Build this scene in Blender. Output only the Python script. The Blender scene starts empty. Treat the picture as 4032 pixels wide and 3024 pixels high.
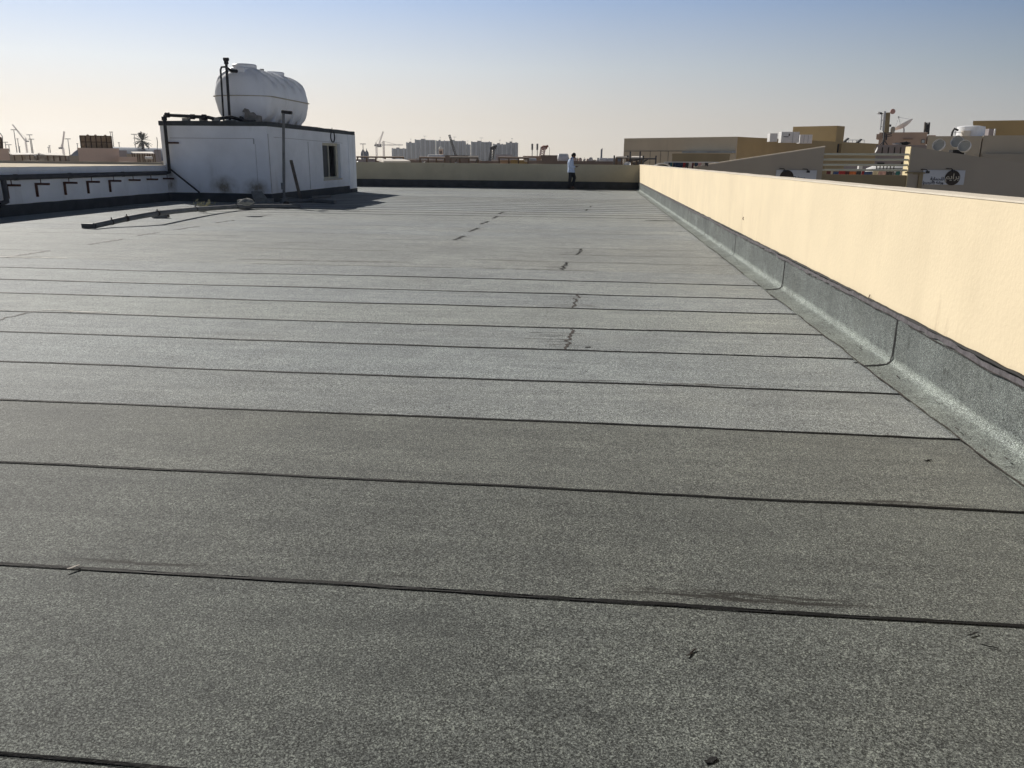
import bpy, bmesh, math, random
import numpy as np
from mathutils import Vector, Matrix, noise as mnoise
R = math.radians
random.seed(7)
sc = bpy.context.scene
COL = sc.collection

# ------------------------------------------------------------------ camera
F, CX, CY, EYE = 3200.0, 2016.0, 1512.0, 1.38
PITCH, YAW, ROLL = R(15.45), R(5.50), 0.0105
_fw = Vector((-math.sin(YAW)*math.cos(PITCH), math.cos(YAW)*math.cos(PITCH), -math.sin(PITCH)))
_rt0 = Vector((math.cos(YAW), math.sin(YAW), 0)); _up0 = _rt0.cross(_fw)
_rt = _rt0*math.cos(ROLL) + _up0*math.sin(ROLL)
_up = -_rt0*math.sin(ROLL) + _up0*math.cos(ROLL)
EYEV = Vector((0, 0, EYE))
cam = bpy.data.cameras.new('camera'); camo = bpy.data.objects.new('camera', cam); COL.objects.link(camo)
m = Matrix((_rt, _up, -_fw)).transposed().to_4x4(); m.translation = EYEV
camo.matrix_world = m
cam.sensor_width = 36; cam.sensor_fit = 'HORIZONTAL'; cam.lens = 36*F/4032
cam.clip_start = 0.05; cam.clip_end = 20000
sc.camera = camo

# ------------------------------------------------------------------ light
SUN_EL = R(33.0); SUN_AZ = R(43.0)          # azimuth from +Y towards -X
sd = Vector((-math.sin(SUN_AZ)*math.cos(SUN_EL), math.cos(SUN_AZ)*math.cos(SUN_EL), math.sin(SUN_EL)))
w = bpy.data.worlds.new('World'); sc.world = w; w.use_nodes = True
nt = w.node_tree; bg = nt.nodes['Background']
sky = nt.nodes.new('ShaderNodeTexSky'); sky.sky_type = 'NISHITA'; sky.sun_disc = False
sky.sun_elevation = SUN_EL; sky.sun_rotation = -SUN_AZ; sky.altitude = 0
sky.air_density = 1.0; sky.dust_density = 1.0; sky.ozone_density = 2.0; SKYK = 0.010
# hazy desert air: the band above the horizon is milky and warm towards the sun, the upper sky stays the Nishita blue
tc = nt.nodes.new('ShaderNodeTexCoord'); sx = nt.nodes.new('ShaderNodeSeparateXYZ'); nt.links.new(tc.outputs['Generated'], sx.inputs[0])
def wramp(src, stops):
    r = nt.nodes.new('ShaderNodeValToRGB'); e = r.color_ramp.elements
    while len(e) < len(stops): e.new(0.5)
    for el, (p, c) in zip(e, stops): el.position = p; el.color = (*c, 1) if len(c) == 3 else c
    nt.links.new(src, r.inputs[0]); return r.outputs[0]
def wmath(op, a, b):
    n = nt.nodes.new('ShaderNodeMath'); n.operation = op
    for i, v in enumerate((a, b)):
        if isinstance(v, (int, float)): n.inputs[i].default_value = v
        else: nt.links.new(v, n.inputs[i])
    return n.outputs[0]
dv = nt.nodes.new('ShaderNodeVectorMath'); dv.operation = 'DOT_PRODUCT'; nt.links.new(tc.outputs['Generated'], dv.inputs[0]); dv.inputs[1].default_value = (-math.sin(SUN_AZ), math.cos(SUN_AZ), 0)
az = wmath('MULTIPLY_ADD', dv.outputs['Value'], 0.5); az.node.inputs[2].default_value = 0.5     # 1 = towards the sun, 0 = away
zz_ = wmath('MULTIPLY', sx.outputs[2], 2.0)
near = wramp(zz_, [(0.0, (.94, .82, .65)), (.09, (.90, .82, .71)), (.20, (.80, .84, .87)), (.34, (.52, .67, .93)), (1.0, (.16, .30, .60))])
away = wramp(zz_, [(0.0, (.50, .48, .45)), (.09, (.37, .39, .40)), (.20, (.22, .285, .345)), (.34, (.10, .185, .335)), (1.0, (.08, .16, .36))])
azf = wramp(az, [(.60, (0, 0, 0)), (.86, (.55, .55, .55)), (.995, (1, 1, 1))])
backf = wramp(az, [(.05, (2.3, 2.3, 2.5)), (.60, (1, 1, 1))])  # unseen low sky behind the camera, brightened to fill the shaded walls
mx = nt.nodes.new('ShaderNodeMix'); mx.data_type = 'RGBA'; nt.links.new(azf, mx.inputs[0]); nt.links.new(away, mx.inputs[6]); nt.links.new(near, mx.inputs[7])
sk = nt.nodes.new('ShaderNodeMix'); sk.data_type = 'RGBA'; sk.blend_type = 'MULTIPLY'; sk.inputs[0].default_value = 1; nt.links.new(sky.outputs[0], sk.inputs[6]); sk.inputs[7].default_value = (SKYK,)*3 + (1,)
hf = wramp(sx.outputs[2], [(.175, (0, 0, 0)), (.30, (1, 1, 1))])
fin = nt.nodes.new('ShaderNodeMix'); fin.data_type = 'RGBA'; nt.links.new(hf, fin.inputs[0]); bk = nt.nodes.new('ShaderNodeMix'); bk.data_type = 'RGBA'; bk.blend_type = 'MULTIPLY'; bk.inputs[0].default_value = 1; nt.links.new(mx.outputs[2], bk.inputs[6]); nt.links.new(backf, bk.inputs[7]); nt.links.new(bk.outputs[2], fin.inputs[6]); nt.links.new(sk.outputs[2], fin.inputs[7])
nt.links.new(fin.outputs[2], bg.inputs[0]); bg.inputs[1].default_value = 1.0
sl = bpy.data.lights.new('sun', 'SUN'); sl.energy = 5.0; sl.angle = R(0.5); sl.color = (1.0, 0.95, 0.87)
so = bpy.data.objects.new('sun', sl); COL.objects.link(so)
so.rotation_euler = (-sd).to_track_quat('-Z', 'Y').to_euler()
sc.view_settings.view_transform = 'Standard'; sc.view_settings.look = 'None'
sc.view_settings.exposure = 0.0; sc.view_settings.gamma = 1.0
sc.cycles.max_bounces = 6; sc.cycles.volume_bounces = 0

# ------------------------------------------------------------------ unprojection (measuring the photo)
def ray(px, py):
    return _rt*((px-CX)/F) - _up*((py-CY)/F) + _fw
def onZ(px, py, z): d = ray(px, py); return EYEV + d*((z-EYE)/d.z)
def onX(px, py, x): d = ray(px, py); return EYEV + d*(x/d.x)
def at(px, py, y): d = ray(px, py); return EYEV + d*(y/d.y)

# ------------------------------------------------------------------ materials
def nn(nt, t, **kw):
    n = nt.nodes.new(t)
    for k, v in kw.items(): setattr(n, k, v)
    return n
def mixc(nt, fac, a, b, blend='MIX'):
    n = nn(nt, 'ShaderNodeMix', data_type='RGBA', blend_type=blend)
    for i, v in ((0, fac), (6, a), (7, b)):
        if hasattr(v, 'is_output') or isinstance(v, bpy.types.NodeSocket): nt.links.new(v, n.inputs[i])
        elif i == 0: n.inputs[0].default_value = v
        else: n.inputs[i].default_value = (*v, 1) if len(v) == 3 else v
    return n.outputs[2]
def tex(nt, scale, detail=4, rough=0.55, stretch=(1, 1, 1), kind='ShaderNodeTexNoise', coord='Object'):
    tc = nn(nt, 'ShaderNodeTexCoord'); mp = nn(nt, 'ShaderNodeMapping')
    mp.inputs['Scale'].default_value = stretch
    nt.links.new(tc.outputs[coord], mp.inputs[0])
    n = nn(nt, kind); n.inputs['Scale'].default_value = scale
    if kind == 'ShaderNodeTexNoise':
        n.inputs['Detail'].default_value = detail; n.inputs['Roughness'].default_value = rough
    nt.links.new(mp.outputs[0], n.inputs['Vector'])
    return n
def ramp(nt, src, a, b, ca=(0, 0, 0, 1), cb=(1, 1, 1, 1)):
    r = nn(nt, 'ShaderNodeValToRGB'); r.color_ramp.elements[0].position = a; r.color_ramp.elements[1].position = b
    r.color_ramp.elements[0].color = ca; r.color_ramp.elements[1].color = cb
    nt.links.new(src, r.inputs[0]); return r.outputs[0]
_M = {}
def mat(name, col, rough=0.8, var=0.18, scale=1.5, bump=0.0, bscale=60, streak=None, metal=0.0, spots=None, spec=0.3, stretch=(1, 1, 1)):
    if name in _M: return _M[name]
    M = bpy.data.materials.new(name); M.use_nodes = True; t = M.node_tree; b = t.nodes['Principled BSDF']
    n = tex(t, scale, 6, 0.6, stretch)
    dark = tuple(c*(1-var) for c in col); lite = tuple(min(1, c*(1+var)) for c in col)
    c = ramp(t, n.outputs[0], 0.3, 0.7, (*dark, 1), (*lite, 1))
    if streak:
        sc_, amount, scol = streak
        s = tex(t, 1.0, 5, 0.6, sc_); f = ramp(t, s.outputs[0], 0.56, 0.78)
        mm = nn(t, 'ShaderNodeMath', operation='MULTIPLY'); t.links.new(f, mm.inputs[0]); mm.inputs[1].default_value = amount
        c = mixc(t, mm.outputs[0], c, scol)
    if spots:
        ss, thr, amount, scol = spots
        s = tex(t, ss, 3, 0.7); f = ramp(t, s.outputs[0], thr, thr+0.06)
        mm = nn(t, 'ShaderNodeMath', operation='MULTIPLY'); t.links.new(f, mm.inputs[0]); mm.inputs[1].default_value = amount
        c = mixc(t, mm.outputs[0], c, scol)
    t.links.new(c, b.inputs['Base Color'])
    b.inputs['Roughness'].default_value = rough; b.inputs['Metallic'].default_value = metal
    b.inputs['Specular IOR Level'].default_value = spec
    if bump:
        bn = tex(t, bscale, 4, 0.6); bp = nn(t, 'ShaderNodeBump'); bp.inputs['Strength'].default_value = bump
        bp.inputs['Distance'].default_value = 0.01
        t.links.new(bn.outputs[0], bp.inputs['Height']); t.links.new(bp.outputs[0], b.inputs['Normal'])
    _M[name] = M; return M

def felt_mat(name, col, tint_attr=False, grain=1.0):
    """granulated bitumen felt: fine mineral grains over dark bitumen"""
    M = bpy.data.materials.new(name); M.use_nodes = True; t = M.node_tree; b = t.nodes['Principled BSDF']
    g1 = tex(t, 165, 3, 0.85); g2 = tex(t, 400, 2, 0.6)
    dk = tuple(c*(1-.78*grain) for c in col); lt = tuple(c*(1+1.0*grain) for c in col)
    c = ramp(t, g1.outputs[0], 0.39, 0.61, (*dk, 1), (*lt, 1))
    c2 = ramp(t, g2.outputs[0], 0.35, 0.65, (0.4, 0.4, 0.4, 1), (1.65, 1.65, 1.6, 1))
    c = mixc(t, 1.0, c, c2, 'MULTIPLY')
    vo = tex(t, 230, kind='ShaderNodeTexVoronoi'); sv = nn(t, 'ShaderNodeSeparateColor'); t.links.new(vo.outputs['Color'], sv.inputs[0])
    c = mixc(t, 1.0, c, ramp(t, sv.outputs[0], .0, 1.0, (.55, .55, .56, 1), (1.45, 1.45, 1.43, 1)), 'MULTIPLY')
    gl = nn(t, 'ShaderNodeMath', operation='MULTIPLY'); t.links.new(ramp(t, sv.outputs[1], .93, .96), gl.inputs[0]); gl.inputs[1].default_value = .75*grain
    c = mixc(t, gl.outputs[0], c, tuple(min(.75, x*3.4) for x in col))  # random bright grains: glints painted into the felt colour
    # centimetre mottling, decimetre patches, long smears along the strips
    for s, st, lo, hi, d in ((34, (1, 1, 1), .86, 1.13, 3), (3.2, (1, 1, 1), .91, 1.09, 5), (0.35, (1, 1, 1), .88, 1.11, 4), (1.0, (1.2, 9, 1) if name == 'granulated_felt' else (1, 1.3, 1.5), .86, 1.12, 5)):
        n = tex(t, s, d, 0.65, st); k = ramp(t, n.outputs[0], 0.34, 0.66, (lo, lo, lo, 1), (hi, hi, hi*0.985, 1))
        c = mixc(t, 1.0, c, k, 'MULTIPLY')
    n = tex(t, 1.0, 6, 0.75, (1.0, 22, 1) if name == 'granulated_felt' else (5, 4, 9)); k = ramp(t, n.outputs[0], 0.66, 0.74)      # worn dark smears
    mm = nn(t, 'ShaderNodeMath', operation='MULTIPLY'); t.links.new(k, mm.inputs[0]); mm.inputs[1].default_value = 0.45
    c = mixc(t, mm.outputs[0], c, tuple(x*0.42 for x in (col[0]*1.1, col[1], col[2]*.95)))
    n = tex(t, 0.6, 4, 0.6); k = ramp(t, n.outputs[0], 0.52, 0.72)                    # dusty brownish patches
    mm = nn(t, 'ShaderNodeMath', operation='MULTIPLY'); t.links.new(k, mm.inputs[0]); mm.inputs[1].default_value = 0.16
    c = mixc(t, mm.outputs[0], c, mixc(t, 1.0, c, (1.1, 0.98, 0.82), 'MULTIPLY'))
    if name == 'granulated_felt':      # scorched, rubbed zone just beyond the nearest lap
        tcc = nn(t, 'ShaderNodeTexCoord'); sp = nn(t, 'ShaderNodeSeparateXYZ'); t.links.new(tcc.outputs['Object'], sp.inputs[0])
        def mth(op, a, b=0.0, c_=None):
            n = nn(t, 'ShaderNodeMath', operation=op)
            for i_, v in enumerate((a, b) if c_ is None else (a, b, c_)):
                if isinstance(v, (int, float)): n.inputs[i_].default_value = v
                else: t.links.new(v, n.inputs[i_])
            return n.outputs[0]
        nz = tex(t, 1.0, 5, 0.7, (5, 40, 1)); zone = None
        for (yc, hw, x0, x1) in ((2.450, .045, .05, 1.05), (2.450, .035, -.75, -.45), (2.445, .03, -1.9, -1.2), (3.31, .03, .9, 1.7), (5.10, .03, -.3, 1.2), (11.0, .10, -5.0, -2.4), (10.55, .05, -1.6, .2)):
            g = mth('SUBTRACT', 1.0, mth('ABSOLUTE', mth('DIVIDE', mth('SUBTRACT', sp.outputs[1], yc), hw)))
            g = mth('MULTIPLY', mth('MAXIMUM', g, 0.0), mth('MULTIPLY', mth('MINIMUM', mth('MAXIMUM', mth('DIVIDE', mth('SUBTRACT', sp.outputs[0], x0), .35), 0.0), 1.0), mth('MINIMUM', mth('MAXIMUM', mth('DIVIDE', mth('SUBTRACT', x1, sp.outputs[0]), .35), 0.0), 1.0)))
            zone = g if zone is None else mth('ADD', zone, g)
        k = mth('MULTIPLY', mth('MINIMUM', mth('MULTIPLY', zone, 2.0), 1.0), ramp(t, nz.outputs[0], .44, .54)); k = mth('MULTIPLY', k, .85)
        c = mixc(t, k, c, (.035, .030, .028))
    if name == 'wall_felt':            # rubbed and torn patches
        sp_ = tex(t, 7, 5, .75); mm = nn(t, 'ShaderNodeMath', operation='MULTIPLY'); t.links.new(ramp(t, sp_.outputs[0], .60, .68), mm.inputs[0]); mm.inputs[1].default_value = .6
        c = mixc(t, mm.outputs[0], c, (.035, .037, .036))
        sp_ = tex(t, 16, 4, .8); mm = nn(t, 'ShaderNodeMath', operation='MULTIPLY'); t.links.new(ramp(t, sp_.outputs[0], .62, .70), mm.inputs[0]); mm.inputs[1].default_value = .4
        c = mixc(t, mm.outputs[0], c, (.26, .28, .275))
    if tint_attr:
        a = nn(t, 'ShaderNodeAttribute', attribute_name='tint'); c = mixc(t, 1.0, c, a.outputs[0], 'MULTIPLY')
    t.links.new(c, b.inputs['Base Color'])
    b.inputs['Roughness'].default_value = 0.66; b.inputs['Specular IOR Level'].default_value = 0.06; b.inputs['Sheen Weight'].default_value = 0.10; b.inputs['Sheen Roughness'].default_value = 0.5
    bp = nn(t, 'ShaderNodeBump'); bp.inputs['Strength'].default_value = 0.75; bp.inputs['Distance'].default_value = 0.0016
    t.links.new(g1.outputs[0], bp.inputs['Height'])
    n3 = tex(t, 2.5, 4, 0.6); bp2 = nn(t, 'ShaderNodeBump'); bp2.inputs['Strength'].default_value = 0.35; bp2.inputs['Distance'].default_value = 0.02
    t.links.new(n3.outputs[0], bp2.inputs['Height']); t.links.new(bp.outputs[0], bp2.inputs['Normal'])
    t.links.new(bp2.outputs[0], b.inputs['Normal'])
    return M
FELT = felt_mat('granulated_felt', (0.205, 0.219, 0.237), True)
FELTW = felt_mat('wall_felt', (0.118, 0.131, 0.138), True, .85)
BITU = mat('bitumen', (0.008, 0.008, 0.009), 0.7, 0.3, 20, 0.4, 150)
BITUB = mat('weathered_bitumen', (0.055, 0.045, 0.042), 0.75, 0.35, 30, 0.4, 150)
MASTIC = mat('grey_mastic', (0.13, 0.12, 0.13), 0.7, 0.4, 25, 0.5, 90)
SCUFF = mat('pale_scuff', (0.34, 0.36, 0.35), 0.7, 0.3, 60, 0.4, 200)
CREAM = mat('cream_paint', (0.86, 0.73, 0.52), 0.85, 0.05, 1.3, 0.25, 30, streak=((0.6, 3.0, 0.45), 0.13, (0.5, 0.4, 0.27)), spots=(9, 0.74, 0.25, (.4, .33, .22)))
FARCREAM = mat('shade_tinted_weathered_cream', (0.50, 0.455, 0.34), 0.9, 0.10, 1.1, 0.25, 30, spots=(1.6, 0.66, 0.30, (.30, .27, .20)))  # the cream paint with the far wall's shade darkened in, plus mould spots
t = CREAM.node_tree; b = t.nodes['Principled BSDF']; src = b.inputs['Base Color'].links[0].from_socket      # brown damp runs rising from the skirting
g_ = nn(t, 'ShaderNodeNewGeometry'); sp_ = nn(t, 'ShaderNodeSeparateXYZ'); t.links.new(g_.outputs['Position'], sp_.inputs[0])
zr = ramp(t, sp_.outputs[2], .36, .95, (1, 1, 1, 1), (0, 0, 0, 1)); s1 = tex(t, 1.0, 4, .7, (1, 6.5, 1.1), coord='Object'); s2 = tex(t, .45, 3, .6)
m1 = nn(t, 'ShaderNodeMath', operation='MULTIPLY'); t.links.new(zr, m1.inputs[0]); t.links.new(ramp(t, s1.outputs[0], .54, .74), m1.inputs[1])
m2 = nn(t, 'ShaderNodeMath', operation='MULTIPLY'); t.links.new(m1.outputs[0], m2.inputs[0]); t.links.new(ramp(t, s2.outputs[0], .46, .60), m2.inputs[1])
m3 = nn(t, 'ShaderNodeMath', operation='MULTIPLY'); t.links.new(m2.outputs[0], m3.inputs[0]); m3.inputs[1].default_value = .5
t.links.new(mixc(t, m3.outputs[0], src, (.46, .34, .22)), b.inputs['Base Color'])
COPE = mat('cream_coping', (0.80, 0.72, 0.60), 0.8, 0.06, 4, 0.3, 40)
WHITE = mat('white_paint', (0.79, 0.81, 0.85), 0.8, 0.10, 0.9, 0.25, 35, streak=((2.5, 2.5, 0.35), 0.35, (0.33, 0.31, 0.28)), spots=(5, 0.76, 0.3, (.28, .26, .24)))
DARKFELT = mat('dark_felt', (0.055, 0.062, 0.070), 0.75, 0.25, 3, 0.5, 120)
GREYPIPE = mat('dark_grey_pipe', (0.055, 0.058, 0.068), 0.5, 0.3, 4)
BLACKPIPE = mat('black_pipe', (0.02, 0.021, 0.026), 0.5, 0.3, 6)
PVC = mat('grey_pvc', (0.16, 0.165, 0.17), 0.55, 0.25, 5, spots=(14, 0.62, .5, (.30, .29, .27)))
RUST = mat('rusty_iron', (0.075, 0.032, 0.024), 0.85, 0.4, 18, 0.5, 90)
FIBRE = mat('white_fibreglass', (0.88, 0.90, 0.94), 0.42, 0.05, 1.2, 0.1, 30, streak=((3, 3, .5), 0.30, (0.42, 0.43, 0.44)))
RIM = mat('yellowed_rim', (0.42, 0.38, 0.30), 0.7, 0.2, 6)
GLASSD = mat('dark_glass', (0.04, 0.045, 0.055), 0.45, 0.2, 3, spec=0.15)
FRAME = mat('cream_window_frame', (0.50, 0.47, 0.38), 0.6, 0.12, 5)
VOID = mat('dark_interior', (0.02, 0.02, 0.022), 0.9, 0.2, 3)
CONC = mat('grey_concrete', (0.27, 0.27, 0.26), 0.9, 0.22, 9, 0.5, 60)
TIMBER = mat('grey_timber', (0.13, 0.115, 0.10), 0.85, 0.3, 8, 0.3, 60, stretch=(1, 1, .1))
PALEGREEN = mat('dry_leaf', (0.22, 0.24, 0.10), 0.7, 0.2, 10)

# ------------------------------------------------------------------ object helpers
def tag(o, label=None, cat=None, group=None, kind=None):
    if label: o['label'] = label
    if cat: o['category'] = cat
    if group: o['group'] = group
    if kind: o['kind'] = kind
    return o
def thing(name, label, cat, loc=(0, 0, 0), group=None, rz=0):
    o = bpy.data.objects.new(name, None); COL.objects.link(o); o.location = loc; o.rotation_euler = (0, 0, rz)
    o.empty_display_size = 0.1
    return tag(o, label, cat, group)
class MB:
    """collects shapes into one mesh (world coordinates; build() makes them local to the parent)"""
    def __init__(s): s.v = []; s.f = []
    def add(s, vs, fs):
        k = len(s.v); s.v += [tuple(v) for v in vs]; s.f += [tuple(i+k for i in f) for f in fs]; return s
    def box(s, a, b, rz=0, piv=None):
        x0, y0, z0 = a; x1, y1, z1 = b
        vs = [Vector(p) for p in ((x0,y0,z0),(x1,y0,z0),(x1,y1,z0),(x0,y1,z0),(x0,y0,z1),(x1,y0,z1),(x1,y1,z1),(x0,y1,z1))]
        if rz:
            c = Vector(piv) if piv is not None else Vector(((x0+x1)/2, (y0+y1)/2, 0)); Q = Matrix.Rotation(rz, 3, 'Z')
            vs = [Q @ (v-c) + c for v in vs]
        return s.add(vs, [(0,3,2,1),(4,5,6,7),(0,1,5,4),(1,2,6,5),(2,3,7,6),(3,0,4,7)])
    def prism(s, poly, d):
        """planar polygon extruded by vector d"""
        n = len(poly); p = [Vector(q) for q in poly]; d = Vector(d)
        vs = p + [q+d for q in p]
        fs = [tuple(range(n))[::-1], tuple(range(n, 2*n))] + [(i, (i+1) % n, (i+1) % n+n, i+n) for i in range(n)]
        return s.add(vs, fs)
    def tube(s, pts, r, n=10, caps=True):
        pts = [Vector(p) for p in pts]; rs = r if isinstance(r, (list, tuple)) else [r]*len(pts)
        vs = []; fs = []; prev = None
        for i, p in enumerate(pts):
            if i == 0: d = pts[1]-pts[0]
            elif i == len(pts)-1: d = pts[-1]-pts[-2]
            else: d = (pts[i+1]-pts[i]).normalized() + (pts[i]-pts[i-1]).normalized()
            d.normalize()
            ref = Vector((0, 0, 1)) if abs(d.z) < 0.9 else Vector((0, 1, 0))
            if prev is None: u = d.cross(ref).normalized()
            else: u = (prev - d*prev.dot(d)).normalized()
            v = d.cross(u).normalized(); prev = u
            for k in range(n):
                a = 2*math.pi*k/n; vs.append(p + (u*math.cos(a)+v*math.sin(a))*rs[i])
        for i in range(len(pts)-1):
            for k in range(n):
                fs.append((i*n+k, i*n+(k+1) % n, (i+1)*n+(k+1) % n, (i+1)*n+k))
        if caps: fs += [tuple(range(n))[::-1], tuple(range((len(pts)-1)*n, len(pts)*n))]
        return s.add(vs, fs)
    def bar(s, a, b, wx, wz=None):
        a = Vector(a); b = Vector(b); wz = wz or wx; d = (b-a).normalized()
        ref = Vector((0, 0, 1)) if abs(d.z) < 0.95 else Vector((0, 1, 0))
        u = d.cross(ref).normalized()*wx/2; v = u.cross(d).normalized()*wz/2
        vs = [a-u-v, a+u-v, a+u+v, a-u+v, b-u-v, b+u-v, b+u+v, b-u+v]
        return s.add(vs, [(0,3,2,1),(4,5,6,7),(0,1,5,4),(1,2,6,5),(2,3,7,6),(3,0,4,7)])
    def lathe(s, prof, org, axis='Z', n=24, sx=1, sy=1):
        o = Vector(org); vs = []; fs = []
        for (r, h) in prof:
            for k in range(n):
                a = 2*math.pi*k/n
                p = Vector((r*math.cos(a)*sx, r*math.sin(a)*sy, h))
                if axis == 'Y': p = Vector((p.x, p.z, p.y))
                elif axis == 'X': p = Vector((p.z, p.x, p.y))
                elif not isinstance(axis, str): p = Vector((0, 0, 1)).rotation_difference(Vector(axis)) @ p
                vs.append(o+p)
        for i in range(len(prof)-1):
            for k in range(n): fs.append((i*n+k, i*n+(k+1) % n, (i+1)*n+(k+1) % n, (i+1)*n+k))
        fs += [tuple(range(n))[::-1], tuple(range((len(prof)-1)*n, len(prof)*n))]
        return s.add(vs, fs)
    def blob(s, c, r, seed=0, amp=0.25, n=1):
        bm = bmesh.new(); bmesh.ops.create_icosphere(bm, subdivisions=n+1, radius=1)
        r = Vector(r) if not isinstance(r, (int, float)) else Vector((r, r, r))
        vs = []
        for v in bm.verts:
            k = 1+amp*mnoise.noise(v.co*1.7+Vector((seed*3.1, seed, 0))); vs.append(Vector(c)+Vector((v.co.x*r.x*k, v.co.y*r.y*k, v.co.z*r.z*k)))
        fs = [tuple(v.index for v in f.verts) for f in bm.faces]; bm.free()
        return s.add(vs, fs)
    def build(s, name, m, parent=None, smooth=False, bevel=0, loc=None):
        me = bpy.data.meshes.new(name)
        off = Vector((0, 0, 0))
        if parent is not None:
            mw = Matrix.Identity(4); q = parent; chain = []
            while q is not None: chain.append(q); q = q.parent
            for q in reversed(chain): mw = mw @ (Matrix.Translation(q.location) @ q.rotation_euler.to_matrix().to_4x4())
            inv = mw.inverted(); vs = [inv @ Vector(v) for v in s.v]
        elif loc is not None: vs = [Vector(v)-Vector(loc) for v in s.v]
        else: vs = s.v
        me.from_pydata([tuple(v) for v in vs], [], s.f); me.validate()
        bm = bmesh.new(); bm.from_mesh(me); bmesh.ops.recalc_face_normals(bm, faces=bm.faces)
        if bevel:
            bmesh.ops.bevel(bm, geom=[e for e in bm.edges if e.calc_face_angle(0) > 0.5], offset=bevel, segments=2, affect='EDGES', profile=0.5)
        bm.to_mesh(me); bm.free()
        if smooth:
            me.polygons.foreach_set('use_smooth', [True]*len(me.polygons))
            try: me.set_sharp_from_angle(angle=R(35))
            except Exception: pass
        me.materials.append(m)
        o = bpy.data.objects.new(name, me); COL.objects.link(o)
        if parent is not None: o.parent = parent
        elif loc is not None: o.location = loc
        return o
def ribbon(mb, pts, up, width, step=0.1, jit=0.3, wob=0.0, seed=0, dash=0.0):
    """flat ragged strip along a polyline; up = surface normal"""
    P = [Vector(p) for p in pts]; U = Vector(up).normalized(); out = []
    for a, b in zip(P[:-1], P[1:]):
        L = (b-a).length; n = max(1, int(L/step))
        for i in range(n): out.append(a.lerp(b, i/n))
    out.append(P[-1]); vs = []; fs = []; keep = []
    for i, p in enumerate(out):
        d = (out[min(i+1, len(out)-1)]-out[max(i-1, 0)]).normalized(); s_ = U.cross(d).normalized()
        k1 = mnoise.noise(Vector((i*0.37+seed*7.7, seed, 0))); k2 = mnoise.noise(Vector((i*0.37, seed*5.1, 9)))
        c = p + s_*wob*mnoise.noise(Vector((i*0.11, seed*2.3, 3)))
        h = width/2
        vs += [c - s_*h*(1+jit*k1*1.6), c + s_*h*(1+jit*k2*1.6)]
        keep.append(mnoise.noise(Vector((i*0.09+seed*13, seed*1.7, 5))) > dash-0.55 if dash else True)
    for i in range(len(out)-1):
        if keep[i]: fs.append((2*i, 2*i+1, 2*i+3, 2*i+2))
    mb.add(vs, fs); return mb

# ================================================================== THE ROOF
XR, XL, YF, YN = 2.14, -13.3, 41.2, -3.0
ZG = -9.0
strips = [-3.0, -2.1, -1.2, -0.3, 0.6, 1.515, 2.385, 3.29, 4.22, 5.07, 5.99, 6.82, 7.78, 8.64, 9.62]
y = 9.62
while y < 41: y += 0.925; strips.append(round(y, 3))
strips[-1] = YF
def zdeck(x, y):   # gentle undulation of the felt over the screed
    return 0.010*mnoise.noise(Vector((x*0.35, y*0.35, 2.0))) + 0.003*mnoise.noise(Vector((x*1.7, y*1.7, 5)))
def lip(a, x): return (.0045 if a < 9.7 else .0003 if a < 20.2 else .003 if a < 31 else .001)*(0.8+0.5*mnoise.noise(Vector((x*0.6, a, 1))))
def ywave(a, x): return 0.010*mnoise.noise(Vector((x*0.45, a*3.3, 0)))+0.004*mnoise.noise(Vector((x*3.1, a*3.3, 4)))
me = bpy.data.meshes.new('flat_roof'); vs = []; fs = []; tints = []
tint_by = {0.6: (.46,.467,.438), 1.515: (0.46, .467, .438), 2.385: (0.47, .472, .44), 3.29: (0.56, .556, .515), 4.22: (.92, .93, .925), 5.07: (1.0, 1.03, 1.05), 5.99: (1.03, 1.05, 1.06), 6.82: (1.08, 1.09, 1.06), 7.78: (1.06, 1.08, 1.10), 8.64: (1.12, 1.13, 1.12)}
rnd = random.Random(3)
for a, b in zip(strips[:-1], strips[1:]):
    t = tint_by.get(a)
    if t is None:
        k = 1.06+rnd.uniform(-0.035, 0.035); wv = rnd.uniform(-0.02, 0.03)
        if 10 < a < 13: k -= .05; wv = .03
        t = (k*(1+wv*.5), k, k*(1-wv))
    nx = 110 if a < 12 else 60; ny = 6; base = len(vs)
    for j in range(ny+1):
        for i in range(nx+1):
            x = XL + (XR-0.004-XL)*i/nx; v = j/ny
            yy = a + (b-a)*v + ywave(a, x)*(1-v)
            if j == ny: yy = b+0.03
            z = zdeck(x, yy) + lip(a, x)*(1-v)
            if j == ny: z -= 0.004 if (b < 9.7 or 20.2 <= b < 31) else 0.0002
            vs.append((x, yy, z))
    for j in range(ny):
        for i in range(nx):
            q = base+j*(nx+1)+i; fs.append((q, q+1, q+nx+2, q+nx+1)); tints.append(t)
    # front lip going down
    base2 = len(vs)
    for i in range(nx+1):
        x, yy, z = vs[base+i]; vs.append((x, yy+0.002, z-(.03 if (a < 9.7 or 20.2 <= a < 31) else .0015)))
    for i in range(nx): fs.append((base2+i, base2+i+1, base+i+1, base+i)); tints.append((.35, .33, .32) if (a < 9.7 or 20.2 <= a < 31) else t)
me.from_pydata(vs, [], fs)
ca = me.color_attributes.new('tint', 'FLOAT_COLOR', 'CORNER')
buf = []
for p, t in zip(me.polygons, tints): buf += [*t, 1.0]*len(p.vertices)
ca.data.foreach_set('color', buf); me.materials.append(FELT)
roof = bpy.data.objects.new('flat_roof', me); COL.objects.link(roof); tag(roof, kind='structure')
b_ = MB().box((XL-0.25, YN-2, ZG), (XR+0.25, YF+0.25, -0.06)); tag(b_.build('building_body', CREAM), kind='structure')

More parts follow.
